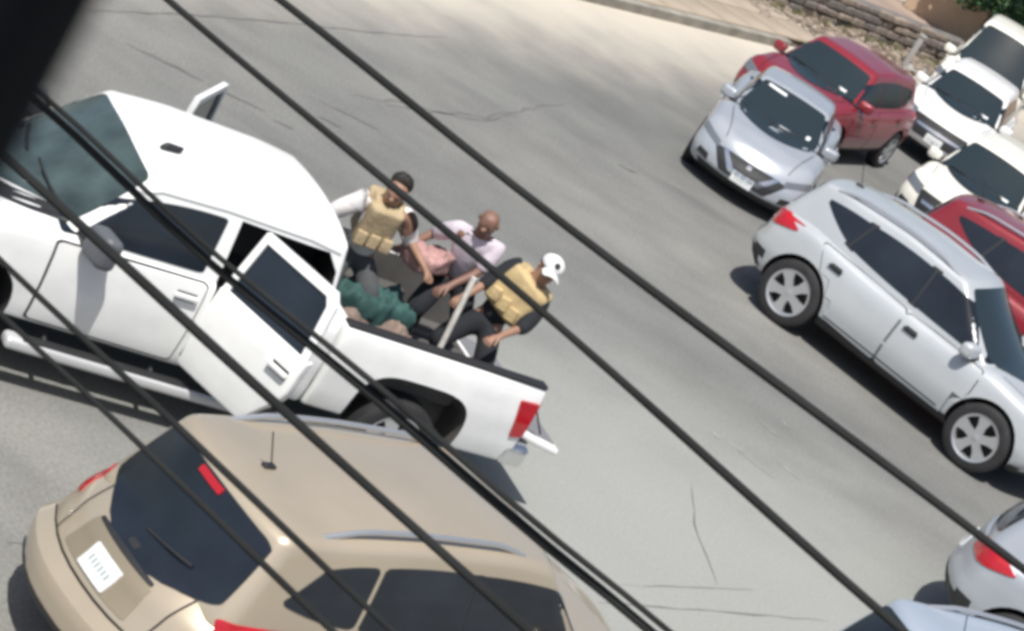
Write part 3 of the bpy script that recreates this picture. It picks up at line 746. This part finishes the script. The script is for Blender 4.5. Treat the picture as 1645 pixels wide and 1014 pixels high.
        for i in range(5):
            j = (i+1) % 5
            F += [[i, j, 5+j, 5+i], [10+i, 15+i, 15+j, 10+j], [i, 10+i, 10+j, j], [5+i, 5+j, 15+j, 15+i]]
        fr = mk('window_frame', V, F, [WHITE], door, smooth=False)
        b_ = bmesh.new(); b_.from_mesh(fr.data); bmesh.ops.recalc_face_normals(b_, faces=b_.faces[:]); b_.to_mesh(fr.data); b_.free()
        gl = [(-.07, BZ-.01), (-.07, TZ-.055), (-LN+.235+k_, TZ-.055), (-LN+.18+k_, TZ-.11), (-LN+.08, BZ-.01)]
        V = [Vector((x, s*(dy(z)+o_), z)) for o_ in (-.03, -.036) for x, z in gl]
        pane = mk('window', V, [[0, 1, 2, 3, 4], [9, 8, 7, 6, 5]]+[[i, 5+i, 5+(i+1) % 5, (i+1) % 5] for i in range(5)], [GLASS], door, smooth=False)
        rounded('handle', (.20, .035, .045), (-.82, s*.02, 1.10), WHITE, door, .45, (2, 1, 1))
        rounded('handle_recess', (.17, .008, .08), (-.82, s*(dy(1.10)+.002), 1.095), DARKGAP, door, .4, (2, 1, 1))
        rounded('door_trim', (.80, .02, .5), (-.46, -s*.115, .88), SEATC, door, .2, (2, 1, 2))
    rounded('seat', (.55, .44, .30), (-.45, .62, .76), SEATC, root, .3, (3, 3, 3))
    rounded('seat_back', (.16, .44, .62), (-.80, .60, 1.16), SEATC, root, .3, (3, 3, 3))
    patch(bv, 'F', 'windscreen', mat('windscreen_reflections', (.06, .085, .085), .05, spec=.7, var=.6, vscale=2.2), root, [(-.78, 1.33), (.78, 1.33), (.68, 1.785), (-.68, 1.785)], (.03, .03, .04, .03), .008, .12, (14, 8))  # uneven teal tones in the colour stand in for reflections on the glass
    patch(bv, 'F', 'cowl', PLASTIC, root, [(-.78, 1.285), (.78, 1.285), (.77, 1.322), (-.77, 1.322)], (.03, 0, -.03, 0), .010, .1, (14, 2))
    for (a, b) in (((.60, 1.33), (.02, 1.37)), ((-.02, 1.325), (-.60, 1.36))):
        tube('wiper', [hit(bv, 'F', a[0]+(b[0]-a[0])*i/8, a[1]+(b[1]-a[1])*i/8, .025)[0] for i in range(9)], .012, PLASTIC, root, 6)
    patch(bv, 'B', 'rear_window', GLASS, root, [(-.62, 1.34), (.62, 1.34), (.55, 1.68), (-.55, 1.68)], Z4, .006, .15)
    patch(bv, 'F', 'grille', PLASTIC, root, [(-.60, .78), (.60, .78), (.64, 1.02), (-.64, 1.02)], Z4, .01)
    for s in (-1, 1): patch(bv, 'F', 'headlight', CLEARLENS, root, [(s*.68, .80), (s*.90, .80), (s*.90, 1.02), (s*.68, 1.02)], Z4, .012)
    rounded('front_bumper', (.22, 1.96, .24), (2.98, 0, .62), CHROME, root, .3, (2, 6, 2))
    p, _ = hit(bv, 'T', .60, .24, 0)
    fin_ = rounded('roof_antenna', (.16, .06, .07), p+Vector((0, 0, .025)), PLASTIC, root, .4, (3, 2, 2), fn=lambda q, p=p: Vector((q.x-.6*max(0, q.z-p.z), p.y+(q.y-p.y)*max(.3, 1-8*max(0, q.z-p.z-.01)), q.z)))
    for x in (-WB, WB):
        for s in (-1, 1): wheel(root, x, s*.86, .395, .26, 6, random.random())
    rounded('chassis', (5.0, .9, .18), (-.2, 0, .46), PLASTIC, root, .2, (2, 2, 1))
    # lip of the wheel arches
    return root
truck = pickup()

# ---------------------------------------------------------------- the other cars
GOLD = paint('champagne_paint', (.47, .40, .30), .3, .28, .9)
SILVERW = paint('pale_silver_paint', (.46, .485, .505), .15, .33, .7)
SILVER = paint('silver_paint', (.43, .46, .50), .3, .32, .7)
RED = paint('red_paint', (.25, .022, .032), .1, .3, .8)
DRED = paint('dark_red_paint', (.24, .02, .028), .1, .3, .8)
WPAINT = paint('plain_white_paint', (.80, .79, .78), 0, .35, .5)
CREAM = paint('cream_paint', (.80, .78, .70), 0, .35, .5)
BLUESIL = paint('blue_silver_paint', (.46, .52, .60), .3, .33, .6)

car('estate_car', spec_suv(), (.22, 15.29), R(49.4), GOLD, 'champagne gold sport utility car with roof rails and dark rear window, seen from behind', 'car')
car('crossover_car', spec_hatch(), (4.43, 29.6), R(-24), SILVERW, 'pale silver crossover car with five spoke alloy wheels standing alone on the road', 'car')
car('saloon_car', spec_sedan(), (1.83, 35.52), R(266.6), SILVER, 'silver saloon with chrome edged grille facing the street in front of red car', 'car')
car('crossover_car', spec_crossover(1.59), (2.52, 40.1), R(247), RED, 'red crossover parked right behind the silver saloon', 'car')
car('crossover_car', spec_crossover(1.60), (5.02, 45.3), R(260), WPAINT, 'white car parked nose out beyond the red crossover', 'car')
car('crossover_car', spec_crossover(1.66), (5.39, 39.32), R(253.5), CREAM, 'cream white car with sunlit bonnet facing out behind the pale silver crossover', 'car')
car('crossover_car', spec_hatch(), (6.3, 33.2), R(-19), DRED, 'dark red crossover parked alongside the pale silver crossover, mostly hidden behind its roof', 'car')
car('crossover_car', spec_hatch(), (7.24, 22.6), R(-14), SILVER, 'silver grey car with only its tail light and black lower bumper in view', 'car')
car('estate_car', spec_suv(), (5.55, 18.95), R(34), BLUESIL, 'blue silver car with only its roof and dark rear window edge in view', 'car')
car('delivery_van', spec_crossover(1.98), (5.62, 50.4), R(262), CREAM, 'tall cream van with a big dark windscreen beyond the white car', 'van')

# ---------------------------------------------------------------- people by the pickup
SKIN = mat('skin_brown', (.30, .17, .115), .55, var=.12, vscale=12)
SKIN2 = mat('skin_deep', (.20, .11, .08), .55, var=.12, vscale=12)
HAIRM = mat('hair_black', (.018, .014, .012), .6, var=.3, vscale=30)
EYE = mat('eye_dark', (.01, .008, .008), .2)
def skin_obj(name, verts, edges, rads, mats, parent, root=0, sub=2):
    me = bpy.data.meshes.new(name); me.from_pydata([tuple(v) for v in verts], edges, [])
    o = bpy.data.objects.new(name, me); C.objects.link(o)
    md = o.modifiers.new('skin', 'SKIN'); md.use_smooth_shade = True; md.branch_smoothing = .4
    sv = me.skin_vertices[0].data
    for i, r_ in enumerate(rads): sv[i].radius = r_ if isinstance(r_, tuple) else (r_, r_); sv[i].use_root = (i == root)
    ss = o.modifiers.new('sub', 'SUBSURF'); ss.levels = sub; ss.render_levels = sub
    bpy.context.view_layer.update()
    ne = bpy.data.meshes.new_from_object(o.evaluated_get(bpy.context.evaluated_depsgraph_get()))
    o.modifiers.clear(); o.data = ne
    for x in mats: ne.materials.append(x)
    ne.shade_smooth(); o.parent = parent
    return o
def join_extra(o, verts, faces, mi):
    bm = bmesh.new(); bm.from_mesh(o.data); vs = [bm.verts.new(v) for v in verts]
    for f in faces:
        nf = bm.faces.new([vs[i] for i in f]); nf.material_index = mi; nf.smooth = True
    bm.to_mesh(o.data); bm.free()
def ball(c, r_, n=6, m_=4, sq=(1, 1, 1)):
    V = []; F = []
    for j in range(m_+1):
        th = math.pi*j/m_
        for i in range(n):
            ph = 2*math.pi*i/n; V.append(Vector((c[0]+r_*sq[0]*math.sin(th)*math.cos(ph), c[1]+r_*sq[1]*math.sin(th)*math.sin(ph), c[2]+r_*sq[2]*math.cos(th))))
    for j in range(m_):
        for i in range(n): F.append([j*n+i, (j+1)*n+i, (j+1)*n+(i+1) % n, j*n+(i+1) % n])
    return V, F
def person(local, face, label, lean, side, hands, skin, shirt, trousers, head_pitch=0.2, head_yaw=0.0, sleeve=.55, hair=True, h=1.0, vest=None, cap=None, vw=.19, z0=0.0, ph=.93):
    """local: spot in the pickup's axes; face: facing angle in the same axes; hands: (right, left) in body axes (x right, y forward)"""
    c_, s_ = math.cos(TYAW), math.sin(TYAW)
    wx, wy = TX+c_*local[0]-s_*local[1], TY+s_*local[0]+c_*local[1]
    root = empty('person', (wx, wy, z0), TYAW+face-math.pi/2); tag(root, label, 'person', 'people in the pickup bed'); root.scale = (h, h, h)
    up_ = Vector((math.sin(side), math.sin(lean), math.cos(lean)*math.cos(side))).normalized()
    rx = (Vector((1, 0, 0))-up_*up_.x).normalized()
    fwd = up_.cross(rx)
    pel = Vector((0, 0, ph)); wai = pel+up_*.14; che = pel+up_*.36; nek = pel+up_*.53
    hd = (up_*.7+Vector((0, 0, .3))).normalized(); hd = (hd+fwd*head_pitch).normalized()
    hf = (fwd*math.cos(head_yaw)+rx*math.sin(head_yaw)); hf = (hf-hd*hf.dot(hd)).normalized(); hr = hf.cross(hd)
    jaw = nek+hd*.085+hf*.02; sku = nek+hd*.165; crn = nek+hd*.235
    V = [pel, wai, che, nek, jaw, sku, crn]; E = [(0, 1), (1, 2), (2, 3), (3, 4), (4, 5), (5, 6)]
    Rr = [.115, .115, .125, .06, .078, .108, .066]
    def add(p, par, r_): V.append(p); Rr.append(r_); E.append((par, len(V)-1)); return len(V)-1
    add(jaw+hf*.105+hd*.035, 4, .014)                       # nose
    joints = {}
    for s, hand in ((1, hands[0]), (-1, hands[1])):
        sh = che+up_*.105+rx*(.185*s); hand = Vector(hand)
        d = hand-sh; L_ = min(d.length, .53); d.normalize(); wr = sh+d*L_
        k = math.sqrt(max(0, .275**2-(L_/2)**2)); perp = (Vector((.6*s, -.35, -.75))-d*d.dot(Vector((.6*s, -.35, -.75)))).normalized()
        el = sh+d*L_/2+perp*k
        a = add(sh, 2, .062); b = add(el, a, .042); c = add(wr, b, .03)
        fd = (wr-el).normalized(); sd = fd.cross(Vector((0, 0, 1))).normalized(); dn = sd.cross(fd)
        if dn.z > 0: dn = -dn
        pm = add(wr+fd*.055, c, .03)
        for k_, (o_, ln) in enumerate(((-.032, .062), (-.011, .074), (.011, .07), (.032, .055))):
            f1 = add(wr+fd*(.085+ln*.35)+sd*o_*1.15+dn*.008, pm, .0095); add(wr+fd*(.085+ln*.75)+sd*o_*1.2+dn*(.035), f1, .0085)
        t1 = add(wr+fd*.055+sd*.045*s+dn*.012, c, .011); add(wr+fd*.085+sd*.055*s+dn*.03, t1, .009)
        hp = pel+Vector((.09*s, 0, -.06)); an = Vector((.13*s, -.03-.5*(.93-ph)*(s < 0), .09)); mid_ = (hp+an)/2; kn_ = mid_+Vector((.03*s+.25*s*(.93-ph), math.sqrt(max(.0025, .42**2-((hp-an).length/2)**2)), 0))
        e = add(hp, 0, .088); g = add(kn_, e, .056); h_ = add(an, g, .042); add(an+Vector((.012*s, .15, -.055)), h_, .036)
        joints[s] = (sh, el, wr, hp, kn_, an)
    body = skin_obj('body', V, E, Rr, [skin, EYE], root)
    for s in (1, -1):
        v, f = ball(sku+hf*.09-hd*.025+hr*.034*s, .012); join_extra(body, v, f, 1)
        v, f = ball(sku-hd*.03+hr*.084*s, .022, sq=(.6, 1, 1.2)); join_extra(body, v, f, 0)
    # shirt
    V = [pel-up_*.02, wai, che, nek-up_*.035]; E = [(0, 1), (1, 2), (2, 3)]; Rr = [.15, .15, .165, .085]
    for s in (1, -1):
        sh, el, wr, hp, kn_, an = joints[s]
        a = add(sh, 2, .095)
        if sleeve <= 1: add(sh+(el-sh)*sleeve, a, .07)
        else: a2 = add(sh+(el-sh)*.5, a, .084); b = add(el, a2, .074); add(el+(wr-el)*(sleeve-1), b, .056)
    skin_obj('shirt', V, E, Rr, [shirt], root)
    V = [pel+up_*.09, pel-up_*.03]; E = [(0, 1)]; Rr = [.15, .158]
    for s in (1, -1):
        sh, el, wr, hp, kn_, an = joints[s]
        a = add(hp, 1, .13); b = add(kn_, a, .09); add(an+Vector((0, 0, .03)), b, .066)
    skin_obj('trousers', V, E, Rr, [trousers], root)
    for s in (1, -1):
        an = joints[s][5]
        rounded('shoe', (.10, .27, .10), (an.x+.012*s, an.y+.08, .05), PLASTIC, root, .4, (2, 3, 2))
    if hair:
        v, f = ball(Vector((0, 0, 0)), 1, 14, 9); P = []
        for p in v: P.append(sku+hd*.03-hf*(.034+.05*max(0, -p.z-.1))+hr*(p.x*.098)+hf*(p.y*(.058 if p.y > 0 else .092))+hd*(p.z*.09))
        rng = random.Random(3)
        mk('hair', [p+Vector((rng.uniform(-1, 1), rng.uniform(-1, 1), rng.uniform(-1, 1)))*.004 for p in P], f, [HAIRM], root)
    if cap:
        v, f = ball(Vector((0, 0, 0)), 1, 16, 10); P = [sku+hd*(.035+.092*max(p.z, -.15))+hr*(p.x*.108)+hf*(p.y*.112) for p in v]
        cp = mk('cap', P, f, [cap], root)
        v, f = rbox((5, 4, 1), (.4, .4, .6), lambda a, b, c: sku+hd*(.03+.006*c-.03*a*a)+hr*(a*.085)+hf*(.14+b*.06))
        mk('cap_peak', v, f, [cap], cp)
        q = sku+hd*.09+hf*.085; v, f = ball(q, .028, 8, 5); mk('cap_badge', v, f, [PLASTIC], cp)
    if vest:
        def fv(a, b, c): return che-up_*.02+rx*(a*vw)+fwd*(b*.165)+up_*(c*.20)
        v, f = rbox((6, 5, 6), (.35, .35, .2), fv); vs = mk('vest', v, f, [vest], root)
        for s in (1, -1):
            tube('vest_strap', [che+up_*.13+rx*.10*s+fwd*.13, che+up_*.19+rx*.105*s+fwd*.03, che+up_*.13+rx*.10*s-fwd*.14], .028, vest, vs, 6)
            for k in (-1, 0, 1):
                if s > 0: rounded('pouch', (.09, .05, .12), che-up_*.12+rx*(.11*k)+fwd*.175, vest, vs, .3, (1, 1, 1))
    return root
SH_W = mat('white_shirt', (.72, .69, .68), .9, var=.15, vscale=9, bump=.3, bscale=18)
SH_L = mat('lilac_shirt', (.56, .50, .56), .9, var=.15, vscale=9, bump=.3, bscale=18)
SH_D = mat('dark_shirt', (.014, .016, .021), .9, var=.25, vscale=9, bump=.3, bscale=18)
TR_D = mat('dark_trousers', (.012, .014, .019), .9, var=.25, vscale=9)
TR_G = mat('grey_trousers', (.07, .075, .08), .9, var=.25, vscale=9)
VEST = mat('tan_vest', (.50, .38, .20), .9, var=.2, vscale=10, bump=.4, bscale=30)
VEST2 = mat('khaki_vest', (.42, .33, .20), .9, var=.2, vscale=10, bump=.4, bscale=30)
CAPM = mat('cap_white', (.75, .75, .74), .8, var=.1)
person((-1.54, -.18), R(80), 'person in white shirt and khaki vest crouching in the pickup bed behind the cab', R(14), R(4), ((.44, .26, .66), (-.44, .28, .80)), SKIN, SH_W, TR_G, .25, .35, vest=VEST2, vw=.145, sleeve=1.2, h=1.04, z0=.796, ph=.62)
person((-2.55, -.22), R(62), 'bald person in pale lilac shirt crouching in the middle of the pickup bed', R(24), R(4), ((.50, .26, .78), (.12, .50, .64)), SKIN2, SH_L, TR_D, .12, .2, hair=False, sleeve=.95, h=1.04, z0=.796, ph=.67)
person((-2.68, .27), R(45), 'person in dark clothes, tan vest and white cap at the rear of the pickup bed', R(-4), R(-20), ((.26, .42, .66), (-.20, .46, .62)), SKIN, SH_D, TR_D, .1, -.5, vest=VEST, vw=.2, cap=CAPM, sleeve=1.3, h=1.0, z0=.796, ph=.62)

# ---------------------------------------------------------------- what lies in the bed
def tloc(x, y, z):
    c_, s_ = math.cos(TYAW), math.sin(TYAW); return Vector((TX+c_*x-s_*y, TY+s_*x+c_*y, z))
def bundle(name, label, cat, size, loc, yaw, mt, seed, amp=.12):
    from mathutils import noise
    sd = Vector((seed*7.3, seed*3.1, seed))
    def fn(a, b, c):
        p = Vector((a*size[0]/2, b*size[1]/2, (c+1)*size[2]/2)); k = (c+1)/2
        q = Vector((p.x*3, p.y*3, p.z*3))+sd
        n_ = noise.noise_vector(q)*amp+noise.noise_vector(q*2.7)*amp*.4
        ridge = abs(noise.noise(q*1.6))*amp+abs(noise.noise(q*4.2))*amp*.55+abs(noise.noise(q*8))*amp*.2
        p += Vector((n_.x, n_.y, 0))*.6; p.z = max(0.003*(c+1), p.z*(1+.9*n_.z/amp*.35)-ridge*k)
        return p
    v, f = rbox((34, 34, 12), (.35, .35, .5), fn)
    o = mk(name, v, f, [mt], sharp=80); o.location = loc; o.rotation_euler = (0, 0, TYAW+yaw); return tag(o, label, cat)
bundle('tarpaulin', 'crumpled teal green tarpaulin heaped in the pickup bed', 'tarpaulin', (.62, .56, .50), tloc(-1.80, .02, .796), .2, mat('teal_cloth', (.03, .085, .078), .8, var=.35, vscale=5, bump=.4, bscale=9), 2)
bundle('blanket', 'pinkish brown blanket bundled along the near side of the pickup bed', 'blanket', (1.0, .36, .38), tloc(-1.72, .58, .796), .05, mat('pink_brown_cloth', (.20, .15, .125), .9, var=.5, vscale=5, bump=.4, bscale=9), 5)
bundle('cloth_bundle', 'pinkish cloth bundle between the two people nearest the cab', 'cloth', (.50, .26, .20), tloc(-2.12, -.12, 1.50), .35, mat('pink_cloth', (.42, .25, .235), .9, var=.3, vscale=6, bump=.4, bscale=12), 4, .09)
pl_ = tube('pole', [tloc(-2.27, .54, .797), tloc(-2.25, .52, 1.2), tloc(-2.22, .47, 1.80)], .026, [mat('pale_wood', (.62, .60, .55), .7, var=.25, vscale=14)], None, 10)
tag(pl_, 'pale pole standing upright in the rear of the pickup bed', 'pole')

# ---------------------------------------------------------------- overhead cables
def cable(pts, z, dia, label, sag=.10, ext=16):
    P = [at(px, py, z) for px, py in pts]
    a, b = P[0], P[-1]; d = (b-a).normalized(); L_ = (b-a).length
    off = []
    for p in P:
        t = (p-a).dot(d); off.append((t, p-(a+d*t)))
    pts_ = []
    n = 160
    for i in range(n+1):
        t = -ext+(L_+2*ext)*i/n
        o_ = Vector((0, 0, 0))
        for (t0, o0), (t1, o1) in zip(off, off[1:]):
            if t0 <= t <= t1: k = (t-t0)/(t1-t0); k = k*k*(3-2*k); o_ = o0+(o1-o0)*k
        u = (t-L_/2)/(L_/2+ext)
        pts_.append(a+d*t+o_+Vector((0, 0, sag*ext*.5*(max(0, abs(u)-L_/(L_+2*ext)))**2)))
    ph_ = len(pts)*1.7+z*9
    o = tube('overhead_cable', pts_, lambda t: dia/2*(1+.07*math.sin(t*61+ph_)+.06*math.sin(t*143+ph_*2)), [WIREM], None, 8)
    return tag(o, label, 'cable', 'overhead cables')
cable([(270, 0), (870, 500), (1450, 1014)], 5.8, .025, 'thick black cable passing in front of the people in the pickup bed')
cable([(450, 0), (870, 333), (1645, 915)], 5.9, .028, 'black cable crossing bare road between the pickup and the pale silver crossover')
cable([(66, 168), (340, 425), (620, 655), (822, 830), (1045, 1014)], 5.5, .027, 'thick black cable of the pair crossing the open rear door of the pickup')
cable([(75, 158), (350, 412), (630, 640), (830, 815), (1075, 1014)], 5.54, .018, 'thinner black cable of the pair crossing the open rear door of the pickup')
cable([(20, 262), (450, 655), (850, 1014)], 5.4, .029, 'thick black cable across the front door of the pickup and the gold car roof')
cable([(15, 432), (285, 685), (620, 1005)], 5.3, .019, 'thin black cable over the running board and the brake light of the gold car')
cable([(15, 518), (191, 682), (530, 1010)], 5.2, .018, 'thin black cable over the rear window of the gold car')

# ---------------------------------------------------------------- beyond the kerb
SA, SB = at(1285, 22, .12), at(1470, 92, .12)
sd_ = (SB-SA); SL = sd_.length; sd_.normalize(); sn = Vector((-sd_.y, sd_.x, 0)); sn = sn if sn.y > 0 else -sn
wall = empty('stone_wall', SA); tag(wall, 'low grey stone wall running behind the red crossover', 'wall')
STONE = [mat('stone_%d' % k, c, .95, var=.3, vscale=4, bump=.5, bscale=14) for k, c in enumerate([(.23, .19, .165), (.28, .23, .185), (.18, .16, .145), (.31, .25, .20)])]
sa = math.atan2(sd_.y, sd_.x)
mort = rounded('mortar', (SL+3, .30, .66), (0, 0, 0), [mat('mortar', (.16, .15, .14), .95, var=.2)], wall, .05, (1, 1, 1)); mort.location = sd_*(SL/2)+sn*.2+Vector((0, 0, .33)); mort.rotation_euler = (0, 0, sa)
stv, stf = rbox((2, 1, 1), (.2, .3, .4), lambda a, b, c: Vector((a*.5, b*.5, c*.5)))
k = 0
for row in range(4):
    x = -1.5+.2*(row % 2)
    while x < SL+1.4:
        wl = random.uniform(.38, .7)
        if k < 4:
            o = mk('stone', stv, stf, [STONE[k]], wall)
            if k == 0: stm = []
            stm.append(o.data)
        else:
            o = bpy.data.objects.new('stone', random.choice(stm)); C.objects.link(o); o.parent = wall
        o.location = sd_*(x+wl/2)+sn*(.06+random.uniform(-.02, .02))+Vector((0, 0, .085+.168*row)); o.scale = (wl-random.uniform(.01, .07), random.uniform(.10, .22), random.uniform(.11, .165)); o.rotation_euler = (random.uniform(-.08, .08), random.uniform(-.05, .05), sa+random.uniform(-.08, .08))
        k += 1; x += wl
rb_, rf_ = [], []
rng = random.Random(11)
for k in range(420):
    t = rng.uniform(-2.5, SL+1.5); o_ = -abs(rng.gauss(0, .7))-.05; c = SA+sd_*t+sn*o_; r_ = rng.uniform(.02, .09)*(1 if rng.random() < .9 else 1.8)
    b0 = len(rb_); v_, f_ = ball((c.x, c.y, .13+r_*.3), r_, 5, 3, (rng.uniform(.7, 1.4), rng.uniform(.7, 1.4), rng.uniform(.5, .9)))
    rb_ += [p+Vector((rng.uniform(-1, 1), rng.uniform(-1, 1), rng.uniform(-1, 1)))*r_*.2 for p in v_]; rf_ += [[i+b0 for i in q] for q in f_]
tag(mk('rubble', rb_, rf_, [STONE[1]], smooth=False), 'loose stones and rubble along the foot of the low wall', 'rubble', kind='stuff')
gv, gf = [], []
for k in range(60):
    t = rng.uniform(-2.5, SL+1); c = SA+sd_*t+sn*rng.uniform(-.5, .0)
    for q in range(14):
        a = rng.uniform(0, 6.28); l_ = rng.uniform(.08, .26); d = Vector((math.cos(a)*.5, math.sin(a)*.5, 1)).normalized()*l_; sd2 = Vector((-math.sin(a), math.cos(a), 0))*.012
        b0 = len(gv); p = c+Vector((rng.uniform(-.1, .1), rng.uniform(-.1, .1), 0)); p.z = .115; gv += [p-sd2, p+sd2, p+d]; gf.append([b0, b0+1, b0+2])
tag(mk('weeds', gv, gf, [mat('dry_weed', (.17, .17, .07), .8, var=.4)], smooth=False), 'dry green weeds at the foot of the low wall', 'weeds', kind='stuff')
CONC = mat('concrete_drive', (.34, .33, .32), .9, var=.2, vscale=1.5, bump=.2, bscale=20)
V = [at(1450, 112, .13), at(1555, 125, .13), at(1560, 62, .13), at(1478, 58, .13)]
tag(mk('driveway', V, [[0, 1, 2, 3]], [CONC], smooth=False), kind='structure')
gp = at(1452, 106, .12)
post = empty('gate_post', gp); tag(post, 'white painted gate post at the end of the low stone wall', 'post')
rounded('shaft', (.12, .12, .70), (0, 0, .35), [CONC], post, .15, (1, 1, 2)); rounded('cap', (.16, .16, .05), (0, 0, .725), [CONC], post, .2, (1, 1, 1))
TAN = mat('tan_render', (.50, .37, .26), .95, var=.2, vscale=1.2, bump=.3, bscale=12)
wp = at(1520, 52, .12)
tw = empty('garden_wall', wp, 0); tag(tw, 'tan rendered wall behind the driveway and the tall van', 'wall')
rounded('wall', (9, .25, 1.1), (3.3, 0, .55), [TAN], tw, .1, (4, 1, 2)); rounded('coping', (9.1, .36, .09), (3.3, 0, 1.145), [mat('coping_cream', (.62, .56, .45), .9, var=.2)], tw, .2, (4, 1, 1))
# foliage behind the wall
LEAF = [mat('leaf_a', (.05, .12, .045), .6, var=.4, vscale=1.5), mat('leaf_b', (.08, .16, .055), .6, var=.4, vscale=1.5), mat('leaf_c', (.035, .09, .05), .6, var=.4, vscale=1.5)]
def tree(px, py, rad, zc, label, seed, hgt):
    b = at(px, py, zc); rng = random.Random(seed)
    root = empty('tree', (b.x, b.y, .1)); tag(root, label, 'tree', 'trees behind the tan wall')
    tr_ = tube('trunk', [(0, 0, -.1), (.05, .02, zc*.5), (0, .1, zc)], lambda t: .14-.06*t, [mat('bark', (.10, .075, .055), .95, var=.3)], root, 8)
    for k in range(6):
        a = k*1.05; tube('limb', [(0, .05, zc*.55), (math.cos(a)*rad*.35, math.sin(a)*rad*.35, zc*.9), (math.cos(a)*rad*.7, math.sin(a)*rad*.7, zc+hgt*.25*math.sin(k*2.1))], lambda t: .05-.035*t, M['bark'], tr_, 6)
    V = []; F = []; FM = []
    cl = []
    for k in range(46):
        d = Vector((rng.gauss(0, 1), rng.gauss(0, 1), rng.gauss(0, 1))).normalized()*rng.uniform(.45, 1.0)
        cl.append((Vector((d.x*rad, d.y*rad, zc-.1+d.z*hgt)), rng.uniform(.28, .5)*rad*.6))
    for c, r_ in cl:
        for q in range(150):
            d = Vector((rng.gauss(0, 1), rng.gauss(0, 1), rng.gauss(0, 1))).normalized()*r_*rng.uniform(.3, 1)**.5
            p = c+d; u = Vector((rng.gauss(0, 1), rng.gauss(0, 1), rng.gauss(0, .6))).normalized(); w_ = u.orthogonal().normalized(); l_ = rng.uniform(.07, .13)
            b0 = len(V); V += [p-u*l_, p+w_*l_*.45, p+u*l_, p-w_*l_*.45]; F.append([b0, b0+1, b0+2, b0+3]); FM.append(rng.choice((0, 0, 1, 2)))
    mk('crown', V, F, LEAF, root, smooth=False, fmat=FM)
tree(1640, -44, 1.7, 2.2, 'leafy green tree growing behind the tan wall above the van', 3, 1.3)
tree(1720, 10, 1.9, 2.4, 'darker dense tree behind the tan wall at the van', 8, 1.5)

# ---------------------------------------------------------------- the window the view is taken from
JAMB = mat('black_frame', (.006, .007, .009), .9, spec=.08)
fh = Vector((0, 1, 0))
d_ = fw+RX*((124-822.5)/FPX)-UX*((112-507)/FPX)
e = Vector((0, 0, CAMH))+d_*.5
wf = empty('window_frame', (0, e.y-.035, CAMH-.75)); tag(wf, 'black frame of the window the street is seen from', 'window frame')
rounded('jamb', (.06, .07, 1.5), (e.x-.03, 0, .75), JAMB, wf, .2, (1, 1, 2)); rounded('jamb', (.06, .07, 1.5), (e.x+1.15, 0, .75), JAMB, wf, .2, (1, 1, 2))
rounded('head', (1.3, .07, .06), (e.x+.55, 0, 1.53), JAMB, wf, .2, (2, 1, 1)); rounded('sill', (1.3, .12, .05), (e.x+.55, 0, -.03), JAMB, wf, .2, (2, 1, 1))
